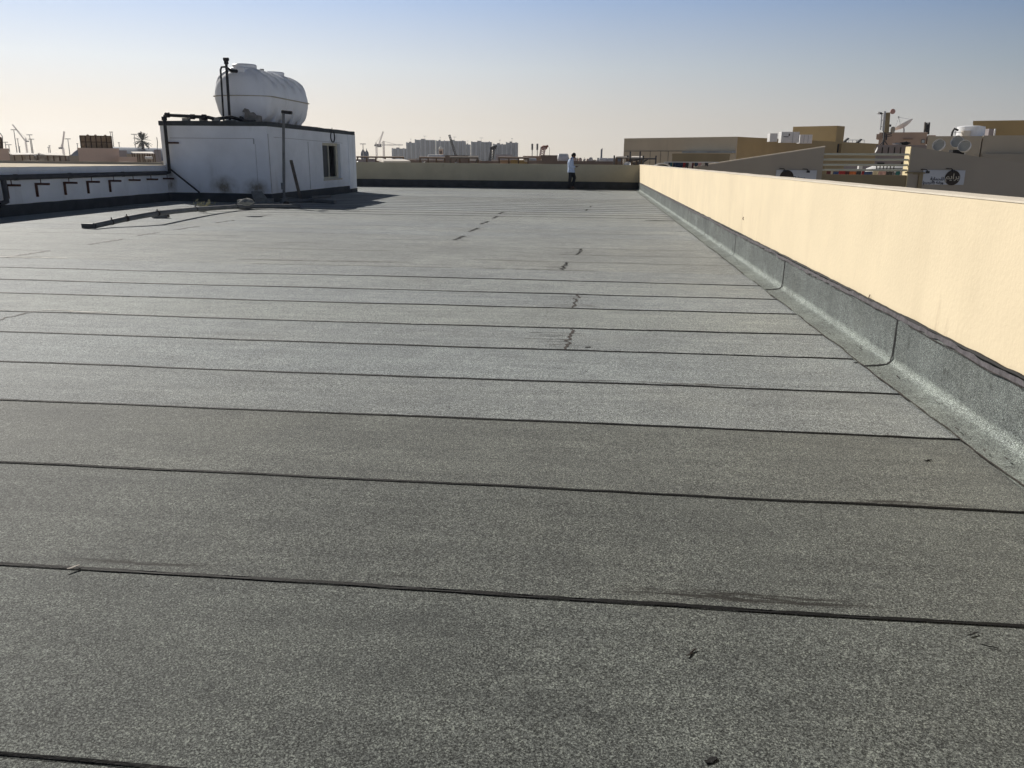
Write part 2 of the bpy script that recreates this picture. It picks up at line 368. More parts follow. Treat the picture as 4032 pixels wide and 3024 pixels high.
def deckline(mb, x0, y0, x1, y1, width, lift=0.0012, seed=0, jit=.35, wob=.0, dash=0.0, step=0.08, follow=None):
    """ribbon lying on the felt"""
    n = max(1, int(math.hypot(x1-x0, y1-y0)/step)); vs = []; fs = []; keep = []
    ux, uy = (x1-x0), (y1-y0); L = math.hypot(ux, uy); ux /= L; uy /= L
    for i in range(n+1):
        t = i/n; x = x0+(x1-x0)*t; yy = y0+(y1-y0)*t
        if follow is not None: yy = follow + ywave(follow, x)
        h = width/2; wb = wob*mnoise.noise(Vector((i*0.35, seed*2.1, 3)))
        for s_, k in ((-1, mnoise.noise(Vector((i*.41+seed*7, seed, 0)))), (1, mnoise.noise(Vector((i*.41, seed*5, 9))))):
            q = s_*h*(1+jit*1.6*k)+wb
            X = x-uy*q; Y = yy+ux*q
            if follow is not None: Y -= h*0.9
            z = zdeck(X, Y)+lift
            # height of the strip surface under the point
            for a, b in zip(strips[:-1], strips[1:]):
                if a+ywave(a, X) <= Y < b+ywave(b, X): z += lip(a, X)*(1-(Y-a)/(b-a)); break
            vs.append((X, Y, z))
        keep.append((mnoise.noise(Vector((i*0.05+seed*13, seed*1.7, 5))) > dash-0.5) if dash else True)
    for i in range(n):
        if keep[i]: fs.append((2*i, 2*i+1, 2*i+3, 2*i+2))
    if fs: mb.add(vs, fs)
    return mb
for i, a in enumerate(strips[1:-1]):
    if a < 1: continue
    mb = MB()
    if a < 9.7: wd = 0.0055+0.0011*a; dash = 0
    elif a < 20.2: wd = 0.024; dash = 0.62
    elif a < 31: wd = 0.025; dash = 0.12
    else: wd = 0.02; dash = 0.6
    if a == 2.385: wd = .012
    x1 = 1.93 if a > 2 else 2.1
    deckline(mb, -13.25, a, x1, a, wd, seed=i, dash=dash, step=0.06 if a < 10 else 0.15, follow=a)
    o = mb.build('lap_seam', BITU if a < 9.7 or a > 20 else BITUB, roof)
# short end laps, where one roll ends and the next begins
ends = [(-0.16, 5.99, 6.82), (-0.15, 7.78, 8.64), (-0.36, 10.545, 11.47), (-0.2, 12.395, 13.32), (-2.4, 14.245, 15.17), (-2.4, 16.095, 17.02), (-2.42, 17.945, 18.87), (-2.4, 19.795, 20.72),
        (-2.45, 21.645, 22.57), (-8.05, 10.545, 11.47), (-8.0, 12.395, 13.32), (-8.05, 13.9, 14.6), (-8.0, 15.17, 16.095), (-8.05, 17.02, 17.945), (-7.95, 18.87, 19.795), (-5.06, 5.99, 6.82), (-0.2, 23.5, 24.42), (-.1, 25.35, 26.27)]
for k, (x, a, b) in enumerate(ends):
    mb = MB(); deckline(mb, x-.02, a, x+.02, b-.02, 0.022 if a < 9 else .035 if x > -2 else .075, seed=k+31, jit=.9, wob=.05, step=.03, lift=.003)
    mb.build('end_lap', BITUB if a < 9 else BITU, roof)
for k, (x, a, b) in enumerate(ends[:6]):     # smears beside the end laps
    mb = MB()
    for q in range(8):
        yy = random.uniform(a+.05, b-.08); L = random.uniform(.08, .4)
        deckline(mb, x-L-random.uniform(0, .1), yy, x+random.uniform(-.05, .25), yy+random.uniform(-.01, .01), random.uniform(.003, .009), seed=k*11+q, jit=.9, step=.04, lift=.002)
    mb.build('bitumen_smear', BITUB, roof)
# pale chalky puddle rims at the left
mb = MB()
for (x0, y0, x1, w_) in ((-8.0, 10.62, -6.4, .045), (-7.4, 10.74, -6.6, .02), (-7.7, 10.84, -7.3, .015), (-4.72, 6.86, -4.35, .03), (-5.0, 6.9, -4.7, .02)):
    deckline(mb, x0-.8*(y0 > 9), y0, x1-.8*(y0 > 9), y0+.01, w_, seed=int(x0*10), jit=.9, step=.05, lift=.003)
mb.build('chalk_mark', mat('chalk_white', (.62, .61, .57), .8, .1, 20), roof)
# dark wrinkle close to the right wall and a few lumps of mastic
mb = MB(); p = onZ(2590, 869, 0); deckline(mb, p.x-.3, p.y, p.x+.4, p.y, .10, seed=5, jit=.8, step=.06, lift=.004); mb.build('bitumen_smear', BITU, roof)

# loose scraps on the felt
def scrap(label, px, py, ln, ang, wd, matl, name='scrap', cat='scrap', z=0.003):
    p = onZ(px, py, 0.0); p.z = zdeck(p.x, p.y)+z
    mb = MB(); n = 7; c, s_ = math.cos(ang), math.sin(ang); top = []; bot = []
    for i in range(n):
        t = i/(n-1)-.5; h = wd*(0.35+0.65*math.sin(math.pi*(i+.6)/(n+.2)))*(.7+.5*random.random()); bend = .10*ln*math.sin(t*4)
        for sgn, L in ((1, top), (-1, bot)):
            x = t*ln; yy = sgn*h/2+bend; L.append(p+Vector((x*c-yy*s_, x*s_+yy*c, 0.001*random.random()+(0.003*abs(t)))))
    mb.prism(top+bot[::-1], (0, 0, 0.002)); o = mb.build(name, matl, loc=tuple(p)); return tag(o, label, cat)
scrap('black curled scrap of felt at the bottom edge of the photo', 2800, 2995, .034, .3, .018, BITU)
scrap('thin dark twig-like scrap on bare felt in front of the nearest full seam', 2722, 2572, .050, .7, .006, BITUB)
scrap('bent dark scrap just below the nearest seam at the right', 3830, 2498, .040, .3, .006, BITU)
scrap('straight dark sliver lying right of the bent scrap near the right edge', 3895, 2548, .045, -.6, .004, BITU)
scrap('small black lump sitting on a seam in the middle of the roof', 2314, 1369, .045, 0, .03, BITU)
scrap('small dark fleck on the brownish strip near the right flashing', 3653, 1815, .04, .2, .012, BITU)
scrap('small dark chip beside the floor edge of the right flashing', 3370, 1429, .045, .1, .018, BITU)
scrap('pale torn flap of felt sticking out of the nearest seam at the left', 290, 2243, .040, .7, .009, mat('pale_paper', (.50, .46, .42), .8, .1, 20), z=.008)

# ================================================================== PARAPETS
def wallbox(mb, a, b, seg=40, amp=0.004):
    """box wall with slightly uneven top edges; long along X or Y"""
    x0, y0, z0 = a; x1, y1, z1 = b; alongY = (y1-y0) > (x1-x0); n = seg; vs = []; fs = []
    for i in range(n+1):
        t = i/n
        for j, (u, v) in enumerate(((0, 0), (1, 0), (1, 1), (0, 1))):
            if alongY: x = x0+(x1-x0)*u; yy = y0+(y1-y0)*t
            else: x = x0+(x1-x0)*t; yy = y0+(y1-y0)*u
            z = (z0, z1)[v]
            if v: z += amp*mnoise.noise(Vector((x*1.3, yy*1.3, j)))
            vs.append((x, yy, z))
    for i in range(n):
        k = 4*i
        for j in range(4): fs.append((k+j, k+(j+1) % 4, k+4+(j+1) % 4, k+4+j))
    fs += [(3, 2, 1, 0), (4*n, 4*n+1, 4*n+2, 4*n+3)]
    mb.add(vs, fs)
ZT = 1.205
# right wall
pr = thing('parapet_wall', 'long sunlit cream parapet wall with felt skirting along the right side of the roof', 'wall', (XR, 20, 0))
mb = MB(); wallbox(mb, (XR, YN, -.05), (XR+.22, YF+.22, ZT-.012), 400, .005); mb.build('wall', CREAM, pr)
mb = MB(); wallbox(mb, (XR-.004, YN, ZT-.0115), (XR+.226, YF+.22, ZT), 400, .005); mb.build('coping', COPE, pr)
# felt skirting as overlapping sheets
vse = [-3.0, 0.2, 2.9, 5.77, 9.25, 12.5, 15.9, 18.95, 21.2, 25.2, 28.4, 31.8, 35.2, 38.3, 41.19]
prof0 = [(XR-.212, .004), (XR-.12, .007), (XR-.055, .014), (XR-.030, .028), (XR-.017, .052), (XR-.012, .085), (XR-.010, .2), (XR-.0095, .30), (XR-.008, .345), (XR-.002, .365)]
for k, (a, b) in enumerate(zip(vse[:-1], vse[1:])):
    mb = MB(); n = int((b-a)/.06); vs = []; fs = []; m_ = len(prof0)
    for i in range(n+1):
        yy = a+(b-a)*i/n; lift = .009*(1-i/n)     # near end of each sheet laps over the nearer one? far end tucked
        lift = .010*(i/n)**3 + .001
        for j, (x, z) in enumerate(prof0):
            q = 0.006*mnoise.noise(Vector((yy*1.9, j*.5, k)))+.004*mnoise.noise(Vector((yy*7, j*.8, k)))
            if j == 0: x += .012*mnoise.noise(Vector((yy*1.1, 1, k)))+.006*mnoise.noise(Vector((yy*5, 1, k)))
            if j >= m_-2: z += .008*mnoise.noise(Vector((yy*2.4, 3, 0)))+.005*mnoise.noise(Vector((yy*9, 3, 0)))
            nx = -1 if j > 4 else -.2; nz = 0 if j > 4 else 1
            vs.append((x+nx*(lift+max(0, q)), yy, z+nz*(lift+max(0, q))+zdeck(x, yy)*(j < 3)))
    for i in range(n):
        for j in range(m_-1): fs.append((i*m_+j, i*m_+j+1, (i+1)*m_+j+1, (i+1)*m_+j))
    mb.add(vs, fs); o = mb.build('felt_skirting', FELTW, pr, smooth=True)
    at_ = o.data.color_attributes.new('tint', 'FLOAT_COLOR', 'POINT'); ck = (1.35, 1.38, 1.40, 1.95, 1.8, 1.05, 1.0, .97, .90, .72)  # paler cove values: sunlight on the cove painted into the felt tint
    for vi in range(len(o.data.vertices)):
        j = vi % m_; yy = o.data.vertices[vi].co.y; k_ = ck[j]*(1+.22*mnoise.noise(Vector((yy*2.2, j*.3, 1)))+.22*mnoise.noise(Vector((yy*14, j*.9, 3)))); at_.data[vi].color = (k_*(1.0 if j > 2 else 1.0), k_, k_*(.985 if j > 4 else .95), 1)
    # black line where sheets lap
    if b < 41:
        mb = MB(); nn_ = 26; vs = []; fs = []
        for j in range(m_+0):
            x, z = prof0[j]
            wdt = (.020 if k == 3 else .013)+.008*mnoise.noise(Vector((j*1.3, k, 0)))
            yb = b + (-.05*(1-j/3.)**1 if j < 3 else 0) + .008*mnoise.noise(Vector((j*.9, k*2, 4)))
            nxx = -.014 if j > 3 else -.004; nzz = 0 if j > 4 else .014
            vs += [(x+nxx, yb-wdt, z+nzz), (x+nxx, yb+wdt, z+nzz)]
        for j in range(m_-1): fs.append((2*j, 2*j+1, 2*j+3, 2*j+2))
        mb.add(vs, fs); mb.build('sheet_joint', BITU, pr)
# mastic band and black bead along its top; sunlit cove band is painted in the sheet tint; brown floor edge
mb = MB(); ribbon(mb, [(XR-.024, yy, .352+.008*math.sin(yy*1.3)) for yy in np.arange(-3, 41.2, .6)], (-1, 0, 0), .030, .05, .6, .01, 3); mb.build('mastic_strip', MASTIC, pr)
mb = MB(); ribbon(mb, [(XR-.027, yy, .334+.008*math.sin(yy*1.3)) for yy in np.arange(-3, 41.2, .6)], (-1, 0, 0), .005, .04, .9, .012, 4, dash=.4); mb.build('bitumen_line', BITUB, pr)
mb = MB()
for q in range(736):
    yy = -3+q*.06; r = .006+.004*mnoise.noise(Vector((yy*3, 0, 7))); zz = .372+.006*mnoise.noise(Vector((yy*2.4, 3, 0)))+.004*mnoise.noise(Vector((yy*9, 3, 0)))
    if q == 0: P = []
    P.append((XR-.012, yy, zz, max(.004, r+.002)))
mb.tube([(p[0], p[1], p[2]) for p in P], [p[3]*1.4 for p in P], 6); mb.build('bitumen_bead', BITU, pr)
mb = MB(); ribbon(mb, [(XR-.218, yy, .0165) for yy in np.arange(-3, 41.1, .6)], (0, 0, 1), .010, .04, 1.1, .02, 8, dash=.28); mb.build('bitumen_line', BITUB, pr)
mb = MB()
for q in range(130):
    yy = random.uniform(1.5, 22)**1; x = XR-random.uniform(.05, .2); L = random.uniform(.01, .05)
    ribbon(mb, [(x, yy, .024), (x+random.uniform(-.01, .01), yy+L, .024)], (0, 0, 1), random.uniform(.003, .009), .01, .9, 0, q)
mb.build('bitumen_smear', BITUB, pr)
# small hooks and stains on the right wall
mb = MB(); p = onX(2927, 860, XR-.004); mb.tube([p+Vector((0, 0, -.02)), p+Vector((-.008, 0, .0)), p+Vector((0, 0, .02))], .005, 6)
p = onX(3425, 1175, XR-.004); mb.tube([p+Vector((0, 0, -.02)), p+Vector((-.008, 0, .01)), p+Vector((-.002, 0, .03))], .0035, 6)
mb.build('wire_hook', RUST, pr)

# far wall
pf = thing('parapet_wall', 'shaded olive cream parapet wall across the far end of the roof', 'wall', (-4, YF, 0))
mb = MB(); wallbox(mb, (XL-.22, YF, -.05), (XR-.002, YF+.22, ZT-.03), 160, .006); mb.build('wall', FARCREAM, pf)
mb = MB(); wallbox(mb, (XL-.22, YF-.012, -.02), (XR-.03, YF-.001, .36), 160, .010); mb.build('felt_skirting', DARKFELT, pf)
# left wall
pl = thing('parapet_wall', 'white painted parapet wall with dark skirting and a thick pipe along the left side', 'wall', (XL, 10, 0))
mb = MB(); wallbox(mb, (XL-.22, YN, -.05), (XL, 25.0, 1.085), 120, .006); mb.build('wall', WHITE, pl)
mb = MB(); wallbox(mb, (XL-.222, YN, 1.086), (XL+.003, 25.0, 1.10), 120, .006); mb.build('coping', COPE, pl)
mb = MB(); wallbox(mb, (XL+.001, YN, -.02), (XL+.016, 24.98, .265), 120, .014); mb.build('felt_skirting', DARKFELT, pl)
# rusty L brackets below the pipe
brk = []
for i, (px, py) in enumerate(((20, 722), (137, 717), (249, 713), (340, 711), (427, 708), (505, 706), (576, 704), (640, 701))):
    p = onX(px, py, XL); mb = MB()
    y0 = p.y; zt = .70
    mb.bar((XL+.02, y0, zt), (XL+.36, y0, zt), .05, .05); 
    if i < 5: mb.bar((XL+.02, y0, zt+.02), (XL+.02, y0, zt-.30), .05, .045)
    mb.bar((XL+.15, y0, zt+.02), (XL+.15, y0, zt+.12), .015, .015)
    o = mb.build('bracket', RUST, pl)
# pipe
pipe = thing('water_pipe', 'thick dark grey pipe running along the white left wall', 'pipe', (XL+.15, 15, .87))
mb = MB(); mb.tube([(XL+.13, YN+1, .87), (XL+.13, 24.7, .87)], .062, 14)
mb.build('pipe', GREYPIPE, pipe, smooth=True)
for yy in (8, 11.6, 14.3, 16.0, 17.9, 19.9, 22.3): MB().tube([(XL+.13, yy, .87), (XL+.13, yy+.09, .87)], .071, 14).build('coupling', GREYPIPE, pipe, smooth=True)
mb = MB(); q = onX(2, 735, XL); mb.tube([(XL+.13, q.y-.05, .84), (XL+.13, q.y-.05, .35), (XL+.13, q.y-.3, .30)], .06, 12); mb.build('down_branch', GREYPIPE, pipe, smooth=True)

# ================================================================== HUT
HX0, HX1, HY0, HY1, HZ = -13.37, -9.97, 25.0, 34.3, 2.40
HUTW = WHITE.copy(); HUTW.name = 'sooty_white_paint'; t = HUTW.node_tree; b = t.nodes['Principled BSDF']; src = b.inputs['Base Color'].links[0].from_socket
g_ = nn(t, 'ShaderNodeNewGeometry'); nzz = tex(t, 2.6, 5, .65); acc = None
for (sx_, sz_, rx_, rz_) in ((-11.45, .45, .55, .42), (-10.45, .42, .50, .36), (-13.2, .6, .25, .6)):
    mp = nn(t, 'ShaderNodeMapping'); mp.vector_type = 'POINT'; mp.inputs['Location'].default_value = (-sx_/rx_, -25.0/.6, -sz_/rz_); mp.inputs['Scale'].default_value = (1/rx_, 1/.6, 1/rz_)
    t.links.new(g_.outputs['Position'], mp.inputs[0]); gr = nn(t, 'ShaderNodeTexGradient', gradient_type='SPHERICAL'); t.links.new(mp.outputs[0], gr.inputs[0])
    if acc is None: acc = gr.outputs['Fac']
    else:
        ad = nn(t, 'ShaderNodeMath', operation='ADD'); t.links.new(acc, ad.inputs[0]); t.links.new(gr.outputs['Fac'], ad.inputs[1]); acc = ad.outputs[0]
ml = nn(t, 'ShaderNodeMath', operation='MULTIPLY'); t.links.new(acc, ml.inputs[0]); t.links.new(ramp(t, nzz.outputs[0], .30, .75), ml.inputs[1])
ml2 = nn(t, 'ShaderNodeMath', operation='MULTIPLY'); t.links.new(ml.outputs[0], ml2.inputs[0]); ml2.inputs[1].default_value = 2.0; ml2.use_clamp = True
t.links.new(mixc(t, ml2.outputs[0], src, (.26, .235, .20)), b.inputs['Base Color'])
hut = thing('rooftop_hut', 'white painted block hut with dark felt roof edge carrying the water tank', 'hut', ((HX0+HX1)/2, (HY0+HY1)/2, 0))
wy0, wy1, wz0, wz1 = 30.15, 32.3, .60, 1.90
mb = MB(); t_ = .18
def quadbox(a, b): mb.box(a, b)
quadbox((HX0, HY0, -.05), (HX1-t_, HY0+t_, HZ-.125)); quadbox((HX0, HY0+t_, -.05), (HX0+t_, HY1, HZ-.125)); quadbox((HX0+t_, HY1-t_, -.05), (HX1-t_, HY1, HZ-.125))
quadbox((HX1-t_, HY0, -.05), (HX1, wy0, HZ-.125)); quadbox((HX1-t_, wy1, -.05), (HX1, HY1, HZ-.125))
quadbox((HX1-t_, wy0, -.05), (HX1, wy1, wz0)); quadbox((HX1-t_, wy0, wz1), (HX1, wy1, HZ-.125))
mb.build('wall', HUTW, hut)
mb = MB(); mb.box((HX1-.45, 33.35, .15), (HX1+.03, HY1+.03, HZ-.126)); mb.build('corner_pier', WHITE, hut)
mb = MB()   # roof slab with turned-down felt edge, slightly ragged
e = .025
for (a, b) in (((HX0-e, HY0-e, HZ-.124), (HX1+e, HY0+.25, HZ+.015)), ((HX0-e, HY0+.25, HZ-.124), (HX0+.25, HY1-.25, HZ+.015)), ((HX1-.25, HY0+.25, HZ-.124), (HX1+e, HY1-.25, HZ+.015)), ((HX0-e, HY1-.25, HZ-.124), (HX1+e, HY1+e, HZ+.015))):
    wallbox(mb, a, b, 40, .018)
mb.build('roof_edge', DARKFELT, hut)
MB().box((HX0+.25, HY0+.25, HZ-.12), (HX1-.25, HY1-.25, HZ-.06)).build('roof', DARKFELT, hut)
mb = MB(); wallbox(mb, (HX0, HY0-.014, -.02), (HX1+.015, HY0-.001, .275), 60, .012); wallbox(mb, (HX1+.001, HY0, -.02), (HX1+.015, 33.35, .275), 90, .014)
wallbox(mb, (HX1+.0315, 33.33, -.02), (HX1+.045, HY1+.045, .15), 12, .01)
mb.build('felt_skirting', DARKFELT, hut)
# window
wn = MB(); wn.box((HX1-.17, wy0, wz0), (HX1-.11, wy0+.07, wz1)); wn.box((HX1-.17, wy1-.22, wz0), (HX1-.11, wy1-.12, wz1)); wn.box((HX1-.17, wy0+.07, wz1-.09), (HX1-.11, wy1-.22, wz1)); wn.box((HX1-.17, wy0+.07, wz0), (HX1-.11, wy1-.22, wz0+.07)); wn.box((HX1-.175, wy1-.12, wz0), (HX1-.115, wy1, wz1))
wn.box((HX1-.165, wy0+.96, wz0+.07), (HX1-.10, wy0+1.03, wz1-.09))
wino = wn.build('window', FRAME, hut)
MB().box((HX1-.145, wy0+.07, wz0+.07), (HX1-.135, wy0+.96, wz1-.09)).build('pane', GLASSD, wino)
MB().box((HX1-.02, wy0-.04, wz0-.05), (HX1+.03, wy1+.04, wz0-.005)).build('sill', FRAME, wino)
MB().box((HX1-2.2, wy0-.5, .3), (HX1-2.15, wy1+.8, 2.1)).build('dark_room_wall', VOID, hut)
# surface wires / grooves
mb = MB(); a = at(668, 543, HY0-.008); b = at(998, 543, HY0-.008); mb.bar(a, Vector((b.x, a.y, a.z)), .014, .014); mb.bar((b.x, a.y, a.z), (b.x, a.y, a.z-.16), .03, .03)
mb.bar((b.x+.04, a.y, a.z-.16), (b.x+.04, a.y, .3), .008, .008)
zz = onX(1100, 547, HX1+.006).z; mb.bar((HX1+.006, HY0+.5, 1.97), (HX1+.006, 32.6, 1.93), .012, .012); mb.bar((HX1+.006, HY0+.03, 2.05), (HX1+.006, HY0+.05, .3), .014, .02); mb.bar((HX1+.006, 28.6, 1.9), (HX1+.006, 28.62, .3), .02, .008)
mb.build('surface_wire', mat('painted_wire', (.40, .40, .41), .8, .2, 8), hut)
mb = MB(); c = Vector((HX1+.03, 31.35, 2.16))
mb.tube([c+Vector((.0, .24*math.sin(a), .20*math.cos(a)-.02)) for a in np.linspace(.0, 2*math.pi, 24)], .02, 8, False); mb.bar(c+Vector((0, 0, .18)), c+Vector((-.02, 0, .30)), .02)
tag(mb.build('cable_coil', BLACKPIPE, smooth=True), 'oval loop of black cable hanging above the hut window', 'cable')
mb = MB(); a = at(655, 562, HY0-.06); b = at(701, 562, HY0-.06); mb.bar(a, (b.x, b.y, a.z), .045, .05); mb.bar((b.x-.02, HY0-.06, a.z), (b.x-.02, HY0, a.z), .04, .04)
tag(mb.build('pipe_clamp', RUST), 'short rusty horizontal bar across the riser pipe on the hut wall', 'bar')
mb = MB(); a = at(668, 664, HY0-.18); b = at(786, 760, HY0-.22); b.z = max(b.z, .29); mb.bar(a, b, .04, .04)
tag(mb.build('leaning_rod', BLACKPIPE), 'dark rod leaning diagonally across the front of the hut', 'rod')
# cable hanging down the left corner of the hut
mb = MB(); pts = [at(px, py, HY0-.05) for px, py in ((617, 540), (620, 560), (619, 590), (624, 615), (631, 635), (642, 650), (652, 662))]
tag(mb.tube(pts, .012, 6).build('loose_cable', mat('grey_cable', (.25, .25, .25), .6), smooth=True), 'thin grey cable dangling past the left corner of the hut', 'cable')
# risers
pipe = thing('riser_pipe', 'dark pipe rising from the wall pipe and bending over the hut roof', 'pipe', (-13.2, 24.8, .87))
a = at(637, 452, 24.75); b = at(668, 690, 24.75); xq = (a.x+b.x)/2
mb = MB(); mb.tube([(XL+.13, 24.62, .87), (xq, 24.82, .88), (xq, 24.82, .95), (xq, 24.82, a.z-.12), (xq+.03, 24.82, a.z-.03), (xq+.12, 24.82, a.z), (-11.75, 24.95, a.z-.06), (-11.62, 25.1, a.z-.10), (-11.3, 25.5, a.z-.02), (-11.05, 26.1, a.z-.12), (-11.0, 26.6, a.z-.1)], .052, 12)
mb.build('pipe', BLACKPIPE, pipe, smooth=True)
mb = MB(); mb.tube([(xq, 24.82, a.z-.16), (xq, 24.82, a.z-.05)], .078, 12); mb.tube([(xq+.05, 24.82, a.z), (xq+.17, 24.82, a.z)], .078, 12)
mb.tube([(-12.3, 24.9, a.z-.04), (-12.18, 24.9, a.z-.045)], .078, 12); mb.tube([(-11.95, 24.92, a.z-.05), (-11.83, 24.93, a.z-.055)], .085, 12); mb.build('coupling', BLACKPIPE, pipe, smooth=True)
for q, xx in enumerate((-12.55, -12.0, -11.6)):
    mb = MB(); mb.box((xx-.10, 25.02, HZ+.02), (xx+.10, 25.18, HZ+.10)); o = mb.build('support_block', CONC, loc=(xx, 25.1, HZ+.02))
    tag(o, ['leftmost of the three small concrete blocks under the pipe on the hut roof', 'middle of the three small concrete blocks under the pipe on the hut roof', 'rightmost of the three small concrete blocks under the pipe on the hut roof'][q], 'block', 'pipe blocks on the hut roof')
YP = 26.0
pipe = thing('vent_pipe', 'tall black vent pipe with a tee top in front of the tank', 'pipe', at(905, 470, YP))
mb = MB(); a = at(890, 236, YP); b = at(905, 476, YP); mb.tube([b, a], .042, 12); mb.build('pipe', BLACKPIPE, pipe, smooth=True)
mb = MB(); mb.tube([a+Vector((-.078, 0, .02)), a+Vector((.082, 0, .02))], .05, 12); mb.tube([a+Vector((0, 0, -.12)), a], .068, 12); mb.build('tee', BLACKPIPE, pipe, smooth=True)
MB().box(tuple(b+Vector((-.16, -.1, -.1))), tuple(b+Vector((.16, .1, .02)))).build('base', CONC, pipe)
pipe = thing('inlet_pipe', 'thin black pipe bending at the top into the tank', 'pipe', at(881, 470, YP))
mb = MB(); a = at(868, 268, YP+.1); b = at(881, 476, YP+.1); c = at(905, 277, YP+.1); mb.tube([b, a+Vector((0, 0, -.05)), a+Vector((.04, 0, .03)), a+Vector((.16, .05, .04)), c+Vector((0, .15, .0))], .03, 10); mb.build('pipe', BLACKPIPE, pipe, smooth=True)
mb = MB(); mb.tube([c+Vector((-.02, .14, .0)), at(931, 280, YP+.55)], .055, 10); mb.build('valve', BLACKPIPE, pipe, smooth=True)

# ---- tank
TX, TY0, TY1, TZ, TRX, TRZ = -11.52, 26.62, 31.0, 3.27, 0.96, 0.86
tk = thing('water_tank', 'big white ribbed fibreglass water tank lying on the hut roof', 'tank', (TX, (TY0+TY1)/2, HZ))
NU, NV = 200, 72; vs = []; fs = []; dome = .52
def tankr(s):  # s 0..1 along the length -> (y, radius factor)
    L = TY1-TY0
    yy = TY0 + L*s
    if yy < TY0+dome: q = (TY0+dome-yy)/dome; r = (max(0, 1-q**2.3))**(1/2.0)
    elif yy > TY1-dome: q = (yy-(TY1-dome))/dome; r = (max(0, 1-q**2.3))**(1/2.0)
    else: r = 1
    return yy, r
ss = [0.5-0.5*math.cos(math.pi*i/NU) for i in range(NU+1)]
ss = sorted(set([round((0.35*a + 0.65*i/NU), 5) for i, a in enumerate(ss)]))
for s in ss:
    yy, r = tankr(s); rib = 0
    for rc in (27.2, 28.05, 28.9, 29.75, 30.5):
        d = abs(yy-rc)/.22; rib = max(rib, 1/(1+(d)**10))
    for k in range(NV):
        a = 2*math.pi*k/NV; st = math.sin(a)
        am = .095*rib*min(1, max(0, (abs(st)-.32)*3))
        flat = 1.0 if st > -.86 else .86/abs(st)*.99
        fx = TRX*(r+am*(r > .9)); fz = TRZ*(r+am*(r > .9))*flat
        X_, Z_ = fx*math.cos(a), fz*st
        aa = a if a <= math.pi/2 else math.pi-a
        if R(34) < aa < R(84) and TY0+dome*.9 < yy < TY1-dome*.9:      # flat pockets between the ribs
            q_ = (aa-R(34))/R(50); px_ = TRX*(math.cos(R(34))*(1-q_)+math.cos(R(84))*q_)*(1 if a <= math.pi/2 else -1); pz_ = TRZ*(math.sin(R(34))*(1-q_)+math.sin(R(84))*q_); kk = (1-rib)**1.5
            X_ = X_*(1-kk)+px_*kk; Z_ = Z_*(1-kk)+pz_*kk
        vs.append((TX+X_, yy, TZ+Z_))
for i in range(len(ss)-1):
    for k in range(NV): fs.append((i*NV+k, i*NV+(k+1) % NV, (i+1)*NV+(k+1) % NV, (i+1)*NV+k))
fs += [tuple(range(NV)), tuple(range((len(ss)-1)*NV, len(ss)*NV))[::-1]]
mb = MB(); mb.add(vs, fs); mb.build('shell', FIBRE, tk, smooth=True)
mb = MB(); out = []
for sgn in (1, -1):
    rr = ss if sgn == 1 else ss[::-1]
    for s in rr:
        yy, r = tankr(s); out.append((TX+sgn*(TRX*r+.055*(1 if r > .02 else 0)), yy+(-.05 if yy < TY0+.3 else (.05 if yy > TY1-.3 else 0))*(1-r), TZ-.012))
mb.prism(out, (0, 0, .024)); mb.build('flange', RIM, tk)
for q, yy in enumerate((27.30, 29.75)):
    mb = MB(); mb.lathe([(.40, -.12), (.40, .02), (.38, .04), (.39, .12), (.36, .15), (.0, .17)], (TX+.02, yy, TZ+TRZ-.01), 'Z', 28); mb.build('manhole', FIBRE, tk, smooth=True)
mb = MB(); mb.lathe([(.05, 0), (.05, .08), (.07, .08), (.07, .15), (.0, .15)], (TX+.1, 28.55, TZ+TRZ-.02), 'Z', 12); mb.build('vent_cap', PVC, tk, smooth=True)
mb = MB(); mb.box((TX-.12, TY0+.22, TZ+.44), (TX+.20, TY0+.52, TZ+TRZ+.02)); mb.build('inlet_box', FIBRE, tk, bevel=.03)
mb = MB(); p = at(947, 463, TY0+.15); mb.tube([p+Vector((0, .3, 0)), p], .045, 12); mb.build('outlet', BLACKPIPE, tk, smooth=True)
mb = MB()    # peeling grey patch low on the near end
p = at(990, 452, TY0+.05)
mb.prism([p+Vector(q) for q in ((-.26, 0, -.22), (-.22, 0, .06), (-.30, 0, .10), (-.22, 0, .20), (-.10, 0, .17), (-.05, 0, .06), (.05, 0, .08), (.10, 0, -.0), (.22, 0, -.02), (.24, 0, -.25))], (0, .3, 0)); mb.build('cracked_patch', mat('torn_fibre', (.26, .24, .22), .9, .35, 6, 0.5, 20), tk)
for q, yy in enumerate((27.95, 28.75, 29.55, 30.3)):
    mb = MB(); mb.prism([(TX+.90, yy-.11, TZ-.30), (TX+.955, yy-.13, TZ-.22), (TX+.955, yy+.13, TZ-.22), (TX+.60, yy+.14, HZ-.05), (TX+.60, yy-.14, HZ-.05)][0:1]+[(TX+.95, yy+.11, TZ-.30), (TX+.62, yy+.17, HZ-.05), (TX+.62, yy-.17, HZ-.05)], (-.08, 0, 0)); mb.build('saddle', FIBRE, tk)

